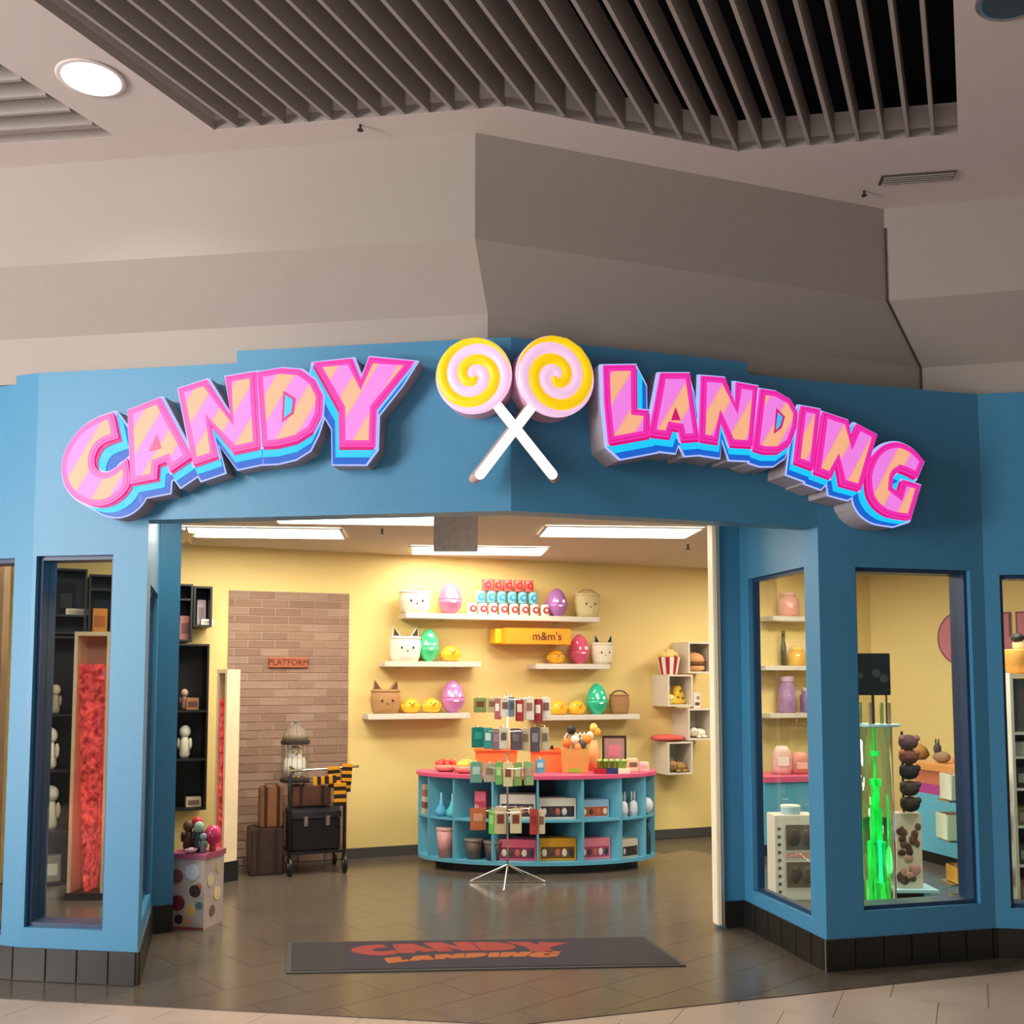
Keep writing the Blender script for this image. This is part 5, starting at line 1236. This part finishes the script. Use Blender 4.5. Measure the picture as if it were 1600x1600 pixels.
for s in (-1, 1): G().ball((-.03+s*.02, -.02, .18), (.010, .008, .03), 8, 5).build('ear', M('4A4440', .9), t, smooth=True)
t = thing('plush_toy', 'red and tan plush at the right of the orange wood counter', 'toy', onl(lc2, 1502, -.16, hz2), lc2.yaw)
G().ball((0, 0, .045), (.11, .06, .045), 14, 8).build('body', M('C88858', .9), t, smooth=True); G().ball((.05, -.03, .075), (.05, .04, .03), 10, 7).build('cap', M('8A2A20', .9), t, smooth=True)
# white bins on a rack
rp = onz(1540, 1428); yr = rp.y; Zr = lambda v: zc(v, yr)
t = thing('bin_rack', 'rack carrying white bins and yellow trays behind the right window', 'rack', rp, 0)
for x in (-.02, .10): G().tube([(x, .10, 0), (x, .10, Zr(1190))], .012, 8).build('upright', METAL, t)
for v in (1246, 1306, 1371, 1413): G().b2(-.27, .12, -.11, .09, Zr(v)-.012, Zr(v)).build('rack_shelf', METAL, t)
def rbin(u0, u1, v0, v1, c, label):
    x0 = (u0-1540)*yr/F; x1 = (u1-1540)*yr/F; t = thing('storage_bin', label, 'bin', Vector((rp.x+(x0+x1)/2, yr-.03, Zr(v1)+.001)), 0); W, H = x1-x0, Zr(v0)-Zr(v1); m = M(c, .5)
    a, k = W/2, .008
    G().box((0, -.10, H/2), (W*.92, k, H), rx=.12).build('front_panel', m, t); G().b2(-a*.9, a*.9, .09, .098, 0, H).build('back_panel', m, t)
    for s in (-1, 1): G().b2(s*a*.9-k/2, s*a*.9+k/2, -.09, .09, 0, H).build('side_panel', m, t)
    G().b2(-a*.9, a*.9, -.09, .09, 0, k).build('bottom_panel', m, t)
    g = G()
    for i in range(14): g.ball((random.uniform(-a*.7, a*.7), random.uniform(-.06, .06), H*.85), .025, 7, 5)
    g.build('bin_contents', M('8A5A30', .6, var=.5, scale=40), t, smooth=True, kind='stuff')
rbin(1478, 1560, 1207, 1245, 'E0D4C4', 'upper white storage bin in the right window')
rbin(1470, 1555, 1267, 1305, 'D8D0C0', 'lower white storage bin in the right window')
rbin(1484, 1560, 1346, 1370, 'D08A38', 'orange tray below the white storage bins in the right window')
rbin(1488, 1560, 1392, 1412, 'B0A040', 'olive yellow tray at the bottom of the right window')
# bubble letters on the right wall
def ring(cx_, cz_, ro, ri, a0=0, a1=360, n=26, sz=1.25):
    P = [(cx_+ro*math.cos(math.radians(a0+(a1-a0)*i/n)), cz_+ro*sz*math.sin(math.radians(a0+(a1-a0)*i/n))) for i in range(n+1)]
    return P+[(cx_+ri*math.cos(math.radians(a1-(a1-a0)*i/n)), cz_+ri*sz*math.sin(math.radians(a1-(a1-a0)*i/n))) for i in range(n+1)]
sx0, sz0 = RW.hit(1500, 1000, .03); sxe, sze = RW.hit(1536, 1000, .03); pxm = abs(sxe-sx0)/36
t = thing('wall_lettering', 'pink and blue bubble letters on the yellow wall behind the right windows', 'sign', RW.at(sx0, .003, sz0), RW.yaw)
PK = M('C8707C', .5); PKD = M('8A3450', .5); BL_ = M('3A5A90', .5)
r0 = 34*pxm
def bub(poly, nm='letter'):
    o_ = G().plate(offset(poly, .018), -.014, -.002).build(nm, PKD, t); G().plate(poly, -.022, -.013).build('letter_face', PK, o_)
bub(ring(0, 0.02, r0, r0*.45, 20, 340)); G().plate([(-.06, -.30), (.10, -.32), (.06, -.18), (-.02, -.20)], -.012, -.002).build('blue_shadow', BL_, t); G().cyl((0, -.006, .02), r0*.44, .01, 18, axis='y').build('blue_counter', BL_, t)
ux = RW.hit(1582, 1000, .03)[0]-sx0
bub([(ux-.10, .26), (ux-.03, .26), (ux-.03, .02), (ux+.05, .02), (ux+.05, .26), (ux+.12, .26), (ux+.12, -.06), (ux+.06, -.12), (ux-.05, -.12), (ux-.10, -.06)])
bub([(ux+.16, .26), (ux+.44, .26), (ux+.44, .16), (ux+.34, .16), (ux+.34, -.12), (ux+.26, -.12), (ux+.26, .16), (ux+.16, .16)])
# white shelf unit in the rightmost window
wp = onz(1600, 1425); yv = wp.y; Zv = lambda v: zc(v, yv); xo = (1575-1600)*yv/F
t = thing('white_shelf_unit', 'white shelf unit with a dark panel in the rightmost window', 'shelf', wp, 0)
G().b2(xo, xo+.02, -.15, .15, 0, Zv(1052)).build('side_panel', WHITE, t); G().b2(.6, .62, -.15, .15, 0, Zv(1052)).build('side_panel', WHITE, t)
for v in (1054, 1142, 1178, 1226, 1282, 1340, 1395): G().b2(xo+.02, .6, -.15, .15, Zv(v)-.016, Zv(v)).build('shelf_board', WHITE, t)
G().b2(xo+.02, .6, .13, .15, 0, Zv(1142)).build('back_panel', M('3A3430', .6), t); G().b2(xo+.03, .6, -.13, -.12, Zv(1141), Zv(1060)).build('dark_panel', M('5A5048', .5), t)
for i, (v, c, d_) in enumerate(((1178, 'D8D0BC', 'pale'), (1226, '5A3A34', 'dark brown'), (1282, 'A89A60', 'olive'), (1340, '6A6A48', 'moss green'), (1395, 'C88A50', 'orange'))):
    for k in range(3): goods('%s carton %s on the %s board of the white shelf unit' % (d_, ['at the left', 'in the middle', 'at the right'][k], ['top', 'second', 'third', 'fourth', 'lowest'][i]), 'carton', 'box', Vector((wp.x+xo+.10+.19*k, yv-.03, Zv(v)+.001)), .13, .16, [.11, .16, .14, .15, .16][i]*.85, c, 'D8C8A8', 0)
t = thing('gift_basket', 'orange tan basket with a dark capped toy on top of the white shelf unit', 'basket', Vector((wp.x+.02, yv, Zv(1053)+.001)), 0)
G().lathe((0, 0, 0), [(.06, 0), (.09, .05), (.10, .16), (.095, .17)], 16).build('basket', M('D8943C', .7, bump=.3, scale=40), t, smooth=True); G().ball((.02, 0, .20), (.05, .05, .06), 10, 7).build('toy', M('E8C890', .7), t, smooth=True); G().ball((-.0, -.01, .25), (.045, .045, .035), 10, 7).build('cap', M('1E1A18', .6), t, smooth=True)
# brown wall of the neighbouring shop space seen through the far left window
p0, p1 = ond(-200, 1200, 6.3), ond(34, 1200, 6.3)
G().b2(p0.x, p1.x-.15, 6.3, 6.38, 0, CH).build('wall_far_left_back', mat('brown_panel', (.28, .14, .06), .5, var=.4, scale=4), kind='structure')
